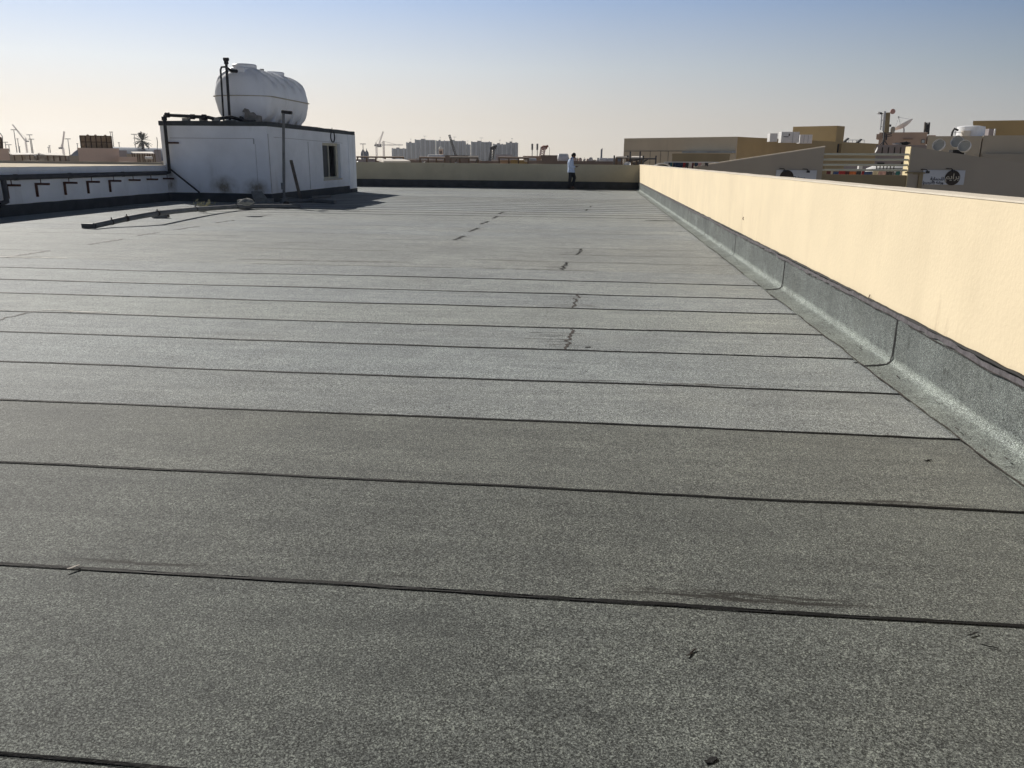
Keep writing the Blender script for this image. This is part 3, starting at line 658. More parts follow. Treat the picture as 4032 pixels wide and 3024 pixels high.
# ================================================================== STUFF ON THE ROOF BY THE HUT
pole = thing('standpipe', 'tall grey pipe with a short dark tee top standing beside the hut', 'pole', (-9.55, 24.9, 0))
a = at(1116, 440, 24.9); mb = MB(); mb.tube([(-9.54, 24.9, 0.02), (a.x, 24.9, a.z)], .042, 12); mb.build('pipe', PVC, pole, smooth=True)
mb = MB(); mb.tube([a+Vector((-.05, 0, 0)), a+Vector((.26, 0, -.03))], .05, 12); mb.build('tee', BLACKPIPE, pole, smooth=True)
mb = MB(); z1 = at(1117, 730, 24.9).z; mb.tube([(-9.545, 24.9, z1-.12), (-9.545, 24.9, z1+.08)], .052, 12); mb.tube([(-9.54, 24.9, .02), (-9.54, 24.9, .14)], .12, 12); mb.build('collar', PVC, pole, smooth=True)
mb = MB(); a = onX(1146, 632, -9.78); b = onZ(1185, 790, 0.05); mb.bar(a, b, .09, .05)
tag(mb.build('plank', TIMBER), 'narrow grey plank leaning against the hut wall', 'plank')
def floor_pipe(label, pts, r=.055, matl=PVC, coup=()):
    o = thing('loose_pipe', label, 'pipe', tuple(pts[0])); MB().tube(pts, r, 12).build('pipe', matl, o, smooth=True)
    for c in coup:
        a = Vector(pts[c]); b = Vector(pts[c+1]); d = (b-a).normalized(); MB().tube([a-d*.05, a+d*.08], r*1.25, 12).build('coupling', matl, o, smooth=True)
    return o
# long bowed conduit resting on blocks
cps = [(332, 888, .05), (372, 889, .06), (440, 874, .10), (500, 861, .15), (560, 850, .19), (620, 840, .22), (690, 832, .20), (770, 824, .17), (850, 819, .13), (930, 814, .10), (1010, 812, .08), (1090, 812, .07), (1180, 812, .06)]
pts = [onZ(px, py, z) for px, py, z in cps]
o = thing('loose_pipe', 'long bowed dusty pipe lying over blocks across the roof from the hut', 'pipe', tuple(pts[0]))
mb = MB(); mb.tube(pts[1:], .055, 12); mb.build('pipe', PVC, o, smooth=True)
mb = MB(); d = (pts[1]-pts[0]).normalized()
mb.prism([pts[0]+Vector((-.03, -.05, -.045)), pts[0]+Vector((-.03, .06, -.045)), pts[0]+Vector((-.03, .06, .04)), pts[0]+Vector((-.03, -.05, .04))], (pts[1]-pts[0])+Vector((.06, 0.01, 0))); mb.build('end_channel', GREYPIPE, o)
for q in (2, 3, 5, 7, 9):
    mb = MB(); dd = (pts[q+1]-pts[q]).normalized(); mb.tube([pts[q]-dd*.03, pts[q]+dd*.02], .060, 12); mb.bar(pts[q]+Vector((0, 0, .05)), pts[q]+Vector((0, 0, .09)), .015); mb.build('strap', BITUB, o)
def block(label, px, py, s, rz, matl=CONC, name='concrete_block', hole=True, z0=0.01):
    p = onZ(px, py, z0); mb = MB(); sx, sy, sz = s
    o = thing(name, label, 'block', (p.x, p.y, z0), rz=rz)
    m2 = MB(); m2.box((p.x-sx/2, p.y-sy/2, z0), (p.x+sx/2, p.y+sy/2, z0+sz)); 
    ob = m2.build('body', matl, None, bevel=.01); ob.location = (-p.x, -p.y, -z0); ob.parent = o
    if hole:
        m3 = MB(); m3.tube([(p.x+sx/2-.02, p.y-.02, z0+sz/2), (p.x+sx/2+.006, p.y-.02, z0+sz/2)], sz*.3, 12); h = m3.build('hole', VOID, None); h.location = (-p.x, -p.y, -z0); h.parent = o
    return o
block('grey concrete block with a round hole propping up the bowed pipe', 633, 857, (.36, .16, .12), .1)
block('small rough grey block under the bowed pipe near the dead plant', 795, 833, (.2, .12, .08), -.2, hole=False)
block('light grey concrete block with a stone on top at the shadow edge', 965, 822, (.34, .22, .24), .05, hole=False)
mb = MB(); p = onZ(963, 808, .25); mb.blob((p.x, p.y+.12, .32), (.19, .14, .08), 4, .5, 2); tag(mb.build('stone', CONC, smooth=False), 'rough pale stone on top of the block at the shadow edge', 'stone')
p = onZ(1030, 800, 0); mb = MB(); mb.prism([(p.x-.35, p.y+.1, .30), (p.x-.05, p.y+.2, .30), (p.x+.22, p.y-.1, .12), (p.x-.18, p.y-.15, .10)], (0, 0, .05)); mb.box((p.x-.2, p.y-.05, .0), (p.x+.3, p.y+.25, .14))
tag(mb.build('broken_slab', CONC), 'tilted broken concrete slab in the shadow by the hut', 'slab')
p = onZ(990, 795, 0); tag(MB().blob((p.x, p.y, .1), (.22, .18, .14), 9, .5, 1).build('rubble', CONC), 'dark lump of rubble behind the broken slab', 'rubble')
floor_pipe('dark pipe on the floor right of the standpipe, the longer one', [onZ(1125, 793, .06), onZ(1230, 789, .06), onZ(1320, 796, .06)], .055, PVC, (1,))
floor_pipe('short dark pipe lying in the shadow nearest the hut wall', [onZ(1225, 777, .05), onZ(1300, 773, .05)], .045)
floor_pipe('thin pipe slanting down to the floor at the foot of the standpipe', [onZ(1122, 778, .15), onZ(1190, 788, .07)], .035)
p = onZ(1128, 812, 0); tag(MB().lathe([(.09, 0), (.10, .03), (.07, .12), (.0, .13)], (p.x, p.y, .01), 'Z', 14).build('drain_cover', BITUB, smooth=True), 'small dark round drain cover on the floor in front of the standpipe', 'drain cover')
# a dried plant
p = onZ(805, 822, .1); mb = MB(); rr = random.Random(5)
for q in range(16):
    a = rr.uniform(-1.2, 1.2); L = rr.uniform(.1, .3); e_ = p+Vector((L*math.sin(a)*1.2, rr.uniform(-.1, .1), .06+L*math.cos(a)*.5)); mb.tube([p+Vector((rr.uniform(-.15, .15), 0, .02)), (p+e_)/2+Vector((0, 0, .04)), e_], [.008, .006, .003], 5)
    mb.add([e_+Vector((-.02, 0, 0)), e_+Vector((.02, 0, .02)), e_+Vector((.03, 0, .06)), e_+Vector((0, .01, .05))], [(0, 1, 2, 3)])
tag(mb.build('dry_plant', mat('straw', (.42, .40, .26), .8, .2, 12)), 'little dry straw-coloured plant caught beside the bowed pipe', 'plant')
#PART2
# ================================================================== THE MAN AND HIS PHONE
def skin(name, verts, edges, radii, m, parent, sub=2, root=0):
    me = bpy.data.meshes.new(name); me.from_pydata([tuple(v) for v in verts], edges, [])
    o = bpy.data.objects.new(name, me); COL.objects.link(o)
    sk_ = o.modifiers.new('skin', 'SKIN'); sv = me.skin_vertices[0] if me.skin_vertices else None
    if sv is None:
        bm = bmesh.new(); bm.from_mesh(me); bm.verts.layers.skin.verify(); bm.to_mesh(me); bm.free(); sv = me.skin_vertices[0]
    for i, r in enumerate(radii): sv.data[i].radius = (r if isinstance(r, tuple) else (r, r)); sv.data[i].use_root = (i == root)
    if sub: sb = o.modifiers.new('sub', 'SUBSURF'); sb.levels = sub; sb.render_levels = sub
    bpy.context.view_layer.update(); dg = bpy.context.evaluated_depsgraph_get()
    me2 = bpy.data.meshes.new_from_object(o.evaluated_get(dg)); o.modifiers.clear(); o.data = me2
    me2.materials.clear(); me2.materials.append(m); me2.polygons.foreach_set('use_smooth', [True]*len(me2.polygons))
    if parent: o.parent = parent
    return o
SKINM = mat('skin_brown', (.13, .065, .04), .6, .1, 8)
SHIRT = mat('pale_blue_shirt', (.50, .60, .80), .85, .08, 6, .3, 60)
TROUS = mat('dark_navy_trousers', (.022, .026, .035), .85, .25, 6, .3, 50)
HAIR = mat('black_hair', (.012, .011, .012), .6, .2, 30)
SHOE = mat('grey_shoe', (.10, .09, .085), .7, .2, 12)
man = thing('person', 'man in loose pale blue shirt and dark trousers looking at a phone', 'person', (-1.14, 40.55, 0))
# figure faces +X; y is across the body (camera side is -y)
sk = [(0, 0, .94), (-.03, 0, 1.10), (-.045, 0, 1.26), (-.03, 0, 1.40), (.01, 0, 1.455), (.05, 0, 1.50),            # pelvis..neck 0-5
      (-.03, -.19, 1.38), (-.05, -.235, 1.10), (.12, -.16, 1.06), (.175, -.11, 1.065),     # near arm 6-9
      (-.03, .19, 1.38), (-.03, .235, 1.12), (.13, .15, 1.05), (.18, .10, 1.06),           # far arm 10-13
      (-.02, -.10, .90), (-.05, -.11, .50), (-.085, -.11, .09), (.02, -.12, .045),         # near leg (straight) 14-17
      (.03, .10, .90), (.17, .10, .54), (.055, .11, .14), (.15, .11, .075)]                # far leg (bent) 18-21
ed = [(0,1),(1,2),(2,3),(3,4),(4,5),(3,6),(6,7),(7,8),(8,9),(3,10),(10,11),(11,12),(12,13),(0,14),(14,15),(15,16),(16,17),(0,18),(18,19),(19,20),(20,21)]
ra = [(.12,.13),(.11,.13),(.11,.14),(.085,.12),(.055,.055),(.05,.05),.052,.040,.030,.026,.052,.040,.030,.026,.080,.055,.040,.035,.080,.055,.040,.035]
body = skin('body', sk, ed, ra, SKINM, man)
# head joined to the body mesh, bowed
def headmesh():
    bm = bmesh.new(); bmesh.ops.create_uvsphere(bm, u_segments=28, v_segments=20, radius=1)
    for v in bm.verts:
        x, y, z = v.co; X, Y, Z = x*.098, y*.076, z*.118
        if z < -.1: X += .018*(-z); Y *= 1-.28*(-z); X *= 1-.12*(-z)
        if x > .8 and abs(y) < .22 and -.35 < z < .12: X += .020*(1-abs(z+.15)*1.6)          # nose
        if x > .7 and .12 < abs(y) < .5 and .02 < z < .22: X -= .010                       # eye sockets
        if x > .75 and abs(y) < .35 and -.62 < z < -.48: X += .005                          # lips
        v.co = (X, Y, Z)
    for s_ in (-1, 1):
        r = bmesh.ops.create_icosphere(bm, subdivisions=2, radius=1)
        for v in r['verts']: v.co = (v.co.x*.020-.005, v.co.y*.010+s_*.076, v.co.z*.032-.01)
    rot = Matrix.Rotation(R(32), 4, 'Y'); bm.transform(Matrix.Translation((.085, 0, 1.585)) @ rot)
    me = bpy.data.meshes.new('h'); bm.to_mesh(me); bm.free(); return me
def hand(cx, cy, cz, sgn):
    """palm with five separately bent digits closed round a phone; returns verts/edges/radii chains"""
    V = [(cx, cy, cz), (cx+.045, cy-sgn*.012, cz+.006), (cx+.085, cy-sgn*.022, cz+.010)]; E_ = [(0, 1), (1, 2)]; Rr = [.024, .030, .026]
    for i, (dy, L) in enumerate(((-.030, .060), (-.010, .068), (.010, .064), (.028, .050))):
        k = len(V); b0 = (cx+.088, cy-sgn*.022+dy, cz+.006)
        V += [b0, (b0[0]+L*.55, b0[1]-sgn*.006, cz+.010), (b0[0]+L*.72, b0[1]-sgn*.018, cz+.034)]; E_ += [(2, k), (k, k+1), (k+1, k+2)]; Rr += [.0095, .0085, .0075]
    k = len(V); V += [(cx+.045, cy+sgn*.010, cz+.030), (cx+.085, cy+sgn*.004, cz+.048), (cx+.112, cy-sgn*.006, cz+.052)]; E_ += [(1, k), (k, k+1), (k+1, k+2)]; Rr += [.011, .0095, .008]
    return V, E_, Rr
hd = headmesh(); extra = [hd]
for (cx, cy, cz, sg) in ((.18, -.105, 1.065, -1), (.185, .09, 1.06, 1)):
    V, E_, Rr = hand(cx, cy, cz, sg); t_o = skin('tmp', V, E_, Rr, SKINM, None, 1); extra.append(t_o.data); bpy.data.objects.remove(t_o)
bm = bmesh.new(); bm.from_mesh(body.data)
for e_ in extra: bm.from_mesh(e_)
bm.to_mesh(body.data); bm.free(); body.data.polygons.foreach_set('use_smooth', [True]*len(body.data.polygons))
# shirt: torso ring loft + sleeves
def ringloft(rings, n=28, amp=.0, seed=0, open_ends=True):
    mb = MB(); vs = []; fs = []
    for i, (cx, cy, cz, rx, ry) in enumerate(rings):
        for k in range(n):
            a = 2*math.pi*k/n; w_ = 1+amp*mnoise.noise(Vector((math.cos(a)*1.8+seed, math.sin(a)*1.8, cz*6)))
            vs.append((cx+rx*math.cos(a)*w_, cy+ry*math.sin(a)*w_, cz+.012*mnoise.noise(Vector((a, cz*3, seed)))*(i in (0, len(rings)-1))))
    for i in range(len(rings)-1):
        for k in range(n): fs.append((i*n+k, i*n+(k+1) % n, (i+1)*n+(k+1) % n, (i+1)*n+k))
    return mb.add(vs, fs)
def local(mb, name, m, parent, smooth=True):
    o = mb.build(name, m, None, smooth=smooth); o.parent = parent; return o
sh = ringloft([(-.005, 0, .80, .185, .215), (-.01, 0, .86, .175, .21), (-.02, 0, .98, .160, .195), (-.03, 0, 1.10, .150, .195), (-.045, 0, 1.24, .150, .215), (-.04, 0, 1.34, .135, .225), (-.03, 0, 1.40, .11, .19), (-.005, 0, 1.445, .078, .11), (.015, 0, 1.475, .066, .072), (.03, 0, 1.495, .060, .062)], amp=.10)
shirt = local(sh, 'shirt', SHIRT, man)
for s_ in (-1, 1):
    P = [Vector((-.035, s_*.15, 1.385)), Vector((-.035, s_*.215, 1.33)), Vector((-.045, s_*.24, 1.22)), Vector((-.045, s_*.243, 1.12)), Vector((.00, s_*.225, 1.065)), Vector((.07, s_*.19, 1.06)), Vector((.135, s_*.145, 1.062)), Vector((.16, s_*.125, 1.064))]
    mb = MB(); mb.tube(P, [.07, .082, .075, .070, .066, .056, .050, .046], 16, False); local(mb, 'sleeve', SHIRT, shirt)
mb = MB(); mb.tube([(.01, .0, 1.47), (.035, 0, 1.505)], [.074, .066], 20, False); local(mb, 'collar', SHIRT, shirt)
# trousers
tr = ringloft([(0, 0, .98, .135, .175), (0, 0, .90, .14, .185), (0.005, 0, .83, .13, .185), (.01, 0, .80, .10, .16)], amp=.04)
for pts, rr in (([(-.01, -.09, .90), (-.025, -.10, .78), (-.045, -.11, .60), (-.055, -.11, .48), (-.075, -.11, .30), (-.09, -.11, .12), (-.085, -.11, .055)], [.105, .105, .088, .080, .074, .072, .078]),
                ([(.02, .09, .90), (.07, .10, .76), (.13, .10, .62), (.165, .10, .54), (.13, .105, .40), (.075, .11, .24), (.065, .11, .15)], [.105, .102, .088, .082, .074, .070, .074])):
    tr.tube(pts, rr, 18, True)
trou = local(tr, 'trousers', TROUS, man)
for (x, y, z, rz) in ((-.02, -.115, .0, 0), (.12, .11, .035, .12)):
    mb = MB(); n = 14; vs = []; fs = []
    for i, (t, wd, h) in enumerate(((-.11, .030, .055), (-.09, .038, .085), (-.03, .036, .085), (.03, .042, .062), (.09, .045, .045), (.14, .034, .034), (.16, .012, .02))):
        for k in range(n):
            a = 2*math.pi*k/n; vs.append((x+t, y+wd*math.cos(a), z+max(0, h/2+h/2*math.sin(a))+rz*0))
    for i in range(6):
        for k in range(n): fs.append((i*n+k, i*n+(k+1) % n, (i+1)*n+(k+1) % n, (i+1)*n+k))
    fs += [tuple(range(n))[::-1], tuple(range(6*n, 7*n))]; mb.add(vs, fs); local(mb, 'shoe', SHOE, man)
# hair: cap following the skull
bm = bmesh.new(); bmesh.ops.create_uvsphere(bm, u_segments=26, v_segments=18, radius=1)
bmesh.ops.delete(bm, geom=[v for v in bm.verts if (v.co.x > .55 and v.co.z < .30) or (v.co.x > -.15 and v.co.z < -.12) or v.co.z < -.62], context='VERTS')
for v in bm.verts:
    k = 1+.05*mnoise.noise(v.co*5); v.co = (v.co.x*.112*k-.004, v.co.y*.088*k, v.co.z*.132*k+.004)
bm.transform(Matrix.Translation((.085, 0, 1.585)) @ Matrix.Rotation(R(32), 4, 'Y'))
me = bpy.data.meshes.new('hair'); bm.to_mesh(me); bm.free(); me.materials.append(HAIR); hr = bpy.data.objects.new('hair', me); COL.objects.link(hr); hr.parent = man
mb = MB(); mb.prism([(-1.14+.255, 40.55-.04, 1.098), (-1.14+.39, 40.55-.04, 1.135), (-1.14+.39, 40.55+.035, 1.135), (-1.14+.255, 40.55+.035, 1.098)], (-.003, 0, .010))
tag(mb.build('phone', mat('black_phone', (.015, .015, .018), .3, .1, 5), loc=(-.83, 40.55, 1.11)), 'black phone held in both hands of the man', 'phone')

# ================================================================== SURROUNDINGS
TAN = mat('tan_render', (.54, .475, .375), .9, .07, .25, streak=((.8, .8, .12), .25, (.30, .25, .19)))
OCHRE = mat('ochre_render', (.42, .315, .165), .9, .07, .3, streak=((.5, .5, .2), .2, (.35, .26, .13)))
GREYTAN = mat('grey_tan_render', (.40, .365, .31), .9, .06, .3)
OLIVE = mat('olive_render', (.30, .25, .16), .9, .1, .4)
PINK = mat('pink_render', (.50, .37, .29), .9, .1, .4, streak=((1, 1, .3), .3, (.36, .25, .19)))
PALEPINK = mat('pale_pink_render', (.62, .48, .40), .9, .06, .5)
VIOLET = mat('violet_grey_render', (.30, .27, .28), .9, .12, .5)
REDBROWN = mat('brown_render', (.21, .165, .14), .9, .15, .4)
YELLOWR = mat('yellow_render', (.50, .40, .22), .9, .08, .5)
LITEND = mat('sunlit_end_cream', (.74, .63, .40), .8, .05, 1)
STEEL = mat('galvanised', (.42, .43, .45), .5, .15, 3, metal=.3)
DKSTEEL = mat('dark_steel', (.07, .07, .075), .6, .2, 3)
WHITEM = mat('white_metal', (.72, .72, .72), .5, .08, 2)
SHEET = mat('dusty_white_sheet', (.66, .62, .57), .8, .12, .6)
SIGNW = mat('white_sign_board', (.58, .62, .68), .6, .04, 2)
SIGND = mat('dark_brown_disc', (.035, .028, .024), .6, .2, 4)
SIGNL = mat('ivory_lettering', (.55, .52, .44), .6, .05, 4)
SIGNB = mat('black_lettering', (.03, .035, .06), .6, .05, 4)
FACADE = mat('blue_grey_facade', (.09, .115, .17), .8, .15, .05)
BAND = mat('dark_window_band', (.07, .08, .10), .4, .2, .1)
SCAFF = mat('brown_poles', (.14, .10, .075), .8, .2, 2)
FAR = 3444.0
def rect(px0, py0, px1, py1, Y):
    m0 = at(px0, (py0+py1)/2, Y); m1 = at(px1, (py0+py1)/2, Y); xm = (px0+px1)/2
    return m0.x, m1.x, at(xm, py1, Y).z, at(xm, py0, Y).z
def frame(px0, px1, pyc, Y):
    """front edge square to the line of sight; returns end points (xy) and the depth direction"""
    c = at((px0+px1)/2, pyc, Y); d = Vector((c.x, c.y, 0)).normalized(); n_ = Vector((d.y, -d.x, 0))
    def hit(px):
        r_ = ray(px, pyc); return EYEV + r_*(Vector((c.x, c.y, 0)).dot(d)/Vector((r_.x, r_.y, 0)).dot(d))
    a, b = hit(px0), hit(px1); return Vector((a.x, a.y, 0)), Vector((b.x, b.y, 0)), d
def fz(px, py, p, d):   # height on the vertical plane through p, square to d
    r_ = ray(px, py); return (EYEV + r_*(p.dot(d)/Vector((r_.x, r_.y, 0)).dot(d))).z
def slab(mb, a, b, d, t0, t1, z0, z1, ex=0):
    u = (b-a).normalized()*ex; P = [a-u+d*t0, b+u+d*t0, b+u+d*t1, a-u+d*t1]; return mb.prism([Vector((p.x, p.y, z0)) for p in P], (0, 0, z1-z0))
def bldg(name, label, px0, py0, px1, Y, m, depth=8, zb=ZG, cat='building', group=None, rim=True, part=None, py1=None, rz=0):
    a, b, d = frame(px0, px1, py0, Y); z1 = fz((px0+px1)/2, py0, a, d)
    if py1: zb = fz((px0+px1)/2, py1, a, d)
    c = (a+b)/2; o = thing(name, label, cat, (c.x, c.y, zb), group)
    slab(MB(), a, b, d, 0, depth, zb, z1-.26 if rim and z1-zb > 1 else z1).build('wall', m, o)
    if rim and z1-zb > 1:
        mb = MB(); slab(mb, a, b, d, -.04, .15, z1-.259, z1, .04); slab(mb, a, b, d, depth-.15, depth+.04, z1-.259, z1, .04); u = (b-a).normalized()*.15
        slab(mb, a, a+u, d, .151, depth-.151, z1-.259, z1); slab(mb, b-u, b, d, .151, depth-.151, z1-.259, z1); mb.build('parapet', m, o)
    o['_d'] = 0; del o['_d']
    return o, (a, b, d, z1)
# ---- ground and far town
mb = MB(); gn = 40; S = 4100.0; vs = []; fs = []
for j in range(gn+1):
    for i in range(gn+1): vs.append((-S+2*S*i/gn, -300+(S+300)*j/gn, ZG))
for j in range(gn):
    for i in range(gn): fs.append((j*(gn+1)+i, j*(gn+1)+i+1, (j+1)*(gn+1)+i+1, (j+1)*(gn+1)+i))
mb.add(vs, fs); tag(mb.build('ground', mat('sandy_ground', (.36, .30, .22), .95, .2, .02)), kind='structure')
mb = MB(); rr = random.Random(11)
for q in range(1500):
    Y = 260*(rr.random()**-.62); Y = min(Y, 3200); ang = rr.uniform(-.80, .5); X = Y*math.tan(ang)
    if -.36 < X/Y < -.085 and Y > 1100: continue
    wx = rr.uniform(6, 22)*(1+Y/1500); dy = rr.uniform(8, 20); h = rr.choice((3.2, 4, 4.6, 6.5, 7.2, 8.0))+rr.random()+(Y/2600)*rr.uniform(0, 4.5)
    if Y < 520: h = min(h, 8.3)
    mb.box((X-wx/2, Y, ZG), (X+wx/2, Y+dy, ZG+h))
    if rr.random() < .3: x2 = X+rr.uniform(-wx/3, wx/3); mb.box((x2-1.5, Y+2, ZG+h), (x2+1.5, Y+5, ZG+h+rr.uniform(.8, 2)))
tag(mb.build('distant_town', mat('town_render', (.40, .34, .29), .9, .35, .03)), 'hazy low far town of pale flat-roofed blocks along the horizon', 'town', kind='stuff')

# ---- the hazy tower blocks
def tower(label, px0, py0, px1, pybase, Y, bays, extra=()):
    x0, x1, zb, z1 = rect(px0, py0, px1, pybase, Y); dep = (x1-x0)*.45
    o = thing('apartment_tower', label, 'tower block', ((x0+x1)/2, Y, ZG), 'hazy tower blocks on the skyline')
    mb = MB(); mb.box((x0, Y, ZG), (x1, Y+dep, z1)); mb.build('wall', FACADE, o)
    w_ = (x1-x0)/bays; PB = mat('pale_bay', (.17, .20, .27), .8, .1, .05)
    for k in range(bays):
        if k % 2 == 0: MB().box((x0+k*w_, Y-1.2, ZG), (x0+(k+.62)*w_, Y-.02, z1+(1 if k % 4 == 0 else 0))).build('bay', PB, o)
        xa = x0+(k+.66)*w_; MB().box((xa, Y-.5, ZG+1), (xa+.26*w_, Y-.03, z1-2.5)).build('window_band', BAND, o)
    mb = MB(); mb.box((x0+(x1-x0)*.3, Y+2, z1), (x0+(x1-x0)*.5, Y+10, z1+2.2)); mb.bar((x0+(x1-x0)*.5, Y+3, z1), (x0+(x1-x0)*.5, Y+3, z1+8), .3); mb.bar((x0+(x1-x0)*.42, Y+3, z1+7.6), (x0+(x1-x0)*.6, Y+3, z1+7.6), .4, .5); mb.build('roof_plant', BAND, o)
TW = 1700
tower('lowest hazy block at the left end of the tower row', 1543, 585, 1598, 612, TW+150, 5)
tower('narrow pale tower second from the left in the tower row', 1600, 562, 1634, 612, TW+80, 4)
tower('tallest hazy tower left of the gap in the tower row', 1634, 551, 1709, 612, TW, 8)
tower('light slim tower just right of the gap, behind the small domed water tower', 1717, 555, 1748, 612, TW+60, 4)
tower('wide hazy tower right of the gap with a thin boom in front', 1748, 555, 1829, 612, TW, 9)
tower('short narrow tower between the two wide right-hand towers', 1831, 569, 1852, 612, TW+90, 3)
tower('wide hazy tower third from the right end of the row', 1855, 559, 1933, 615, TW-60, 9)
tower('lower step-topped tower left of the rightmost one', 1941, 568, 1992, 618, TW-120, 6)
tower('rightmost hazy tower of the skyline row', 1992, 562, 2038, 618, TW-120, 5)
# ---- cranes
def lattice(mb, a, b, w_, t_, n):
    a = Vector(a); b = Vector(b); d = (b-a).normalized(); ref = Vector((0, 1, 0)); u = d.cross(ref).normalized()*w_/2; v = Vector((0, w_/2, 0))
    C = [u+v, u-v, -u-v, -u+v]
    for c in C: mb.bar(a+c, b+c, t_)
    for i in range(n):
        p = a.lerp(b, i/n); q = a.lerp(b, (i+1)/n)
        for k in range(4): mb.bar(p+C[k], q+C[(k+1) % 4], t_*.8)
CRW = mat('pale_crane_steel', (.62, .55, .54), .7, .1, .2); CRR = mat('crane_red', (.25, .10, .08), .7, .15, .5)
def luffing(label, Y, mast, jib, back, m=CRW, w_=1.9):
    mx_, my0, my1 = mast; a = at(mx_, my0, Y); b = at(mx_, my1, Y); o = thing('tower_crane', label, 'crane', (a.x, Y, ZG))
    mb = MB(); lattice(mb, (b.x, Y, ZG), b, w_*.8, w_*.13, 12); mb.build('mast', m, o)
    j0 = at(*jib[0], Y); j1 = at(*jib[1], Y); mb = MB(); lattice(mb, j0, j1, w_*.55, w_*.12, 14); mb.build('jib', m, o)
    k0 = at(*back, Y); mb = MB(); mb.bar(b, k0, w_*.6, w_*.6); mb.box((k0.x-w_*.5, Y-2, k0.z-w_*.5), (k0.x+w_*.5, Y+2, k0.z+w_*.4)); mb.build('counterweight', DKSTEEL, o)
    mb = MB(); tp = Vector((b.x+ (k0.x-b.x)*.35, Y, b.z+abs(j1.z-b.z)*.22)); mb.bar(b, tp, w_*.5); mb.bar(tp, k0, w_*.2); mb.bar(tp, j0.lerp(j1, .8), w_*.10); mb.build('tie', m, o)
luffing('tall luffing crane with its jib leaning left at the far left', 1100, (101, 605, 557), ((99, 554), (49, 490)), (108, 556))
luffing('luffing crane with a near-vertical jib left of the grey vault', 900, (248, 608, 582), ((245, 581), (253, 517)), (238, 583))
luffing('luffing crane with a steep jib left of the tower row', 1300, (1482, 605, 573), ((1491, 573), (1509, 518)), (1478, 572), CRW, 2.6)
Y = 1400; a = at(1510, 556, Y); o = thing('tower_crane', 'hammerhead crane with a long level jib pointing at the tower row', 'crane', (a.x, Y, ZG))
mb = MB(); lattice(mb, (a.x, Y, ZG), a, 2.2, .5, 14); mb.build('mast', CRW, o)
mb = MB(); lattice(mb, at(1492, 571, Y), at(1586, 570.5, Y), 1.5, .35, 24); mb.bar(a, at(1560, 569, Y), .5); mb.bar(a, at(1494, 570, Y), .5); mb.build('jib', CRW, o)
mb = MB(); p = at(1492, 572, Y); mb.box((p.x-4, Y-2, p.z-3), (p.x+4, Y+2, p.z+2)); mb.build('counterweight', DKSTEEL, o)
# crawler cranes behind the low roofs
def crawler(label, Y, foot, tip, m, headm, w_=1.1):
    a = at(*foot, Y); b = at(*tip, Y); o = thing('mobile_crane', label, 'crane', (a.x, Y, ZG)); base = Vector((a.x-(b.x-a.x)*.3, Y, ZG))
    mb = MB(); lattice(mb, base, b, w_, w_*.2, 26); mb.build('boom', m, o)
    mb = MB(); mb.blob(b+Vector((w_*.2, 0, -w_*.1)), (w_*.7, w_*.5, w_*.5), 3, .4); mb.bar(b, b+Vector((w_*1.2, 0, .4)), w_*.5); mb.build('boom_head', headm, o)
    mb = MB(); mb.bar(b+Vector((w_*1.5, 0, 0)), b+Vector((w_*1.5, 0, -6)), .10); mb.build('hoist_rope', DKSTEEL, o)
    mb = MB(); mb.box((base.x-2.5, Y-2, ZG), (base.x+2.5, Y+2, ZG+2.6)); mb.build('chassis', headm, o)
crawler('dark lattice boom crane in front of the right-hand towers', 300, (1924, 632), (1940, 580), DKSTEEL, BLACKPIPE, 1.3)
crawler('red and white lattice boom crane left of the man', 260, (2118, 612), (2139, 580), mat('pale_red_steel', (.55, .42, .40), .6, .2, .4), CRR, 1.3)
Y = 500; a = at(1795, 612, Y); b = at(1769, 531, Y); o = thing('mobile_crane', 'thin dark crane boom leaning left across the wide tower', 'crane', (a.x, Y, ZG)); mb = MB(); lattice(mb, (a.x+4, Y, ZG), b, .9, .3, 24); mb.build('boom', DKSTEEL, o)
mb = MB(); mb.box((a.x+1, Y-2, ZG), (a.x+8, Y+2, ZG+3)); mb.build('chassis', DKSTEEL, o)
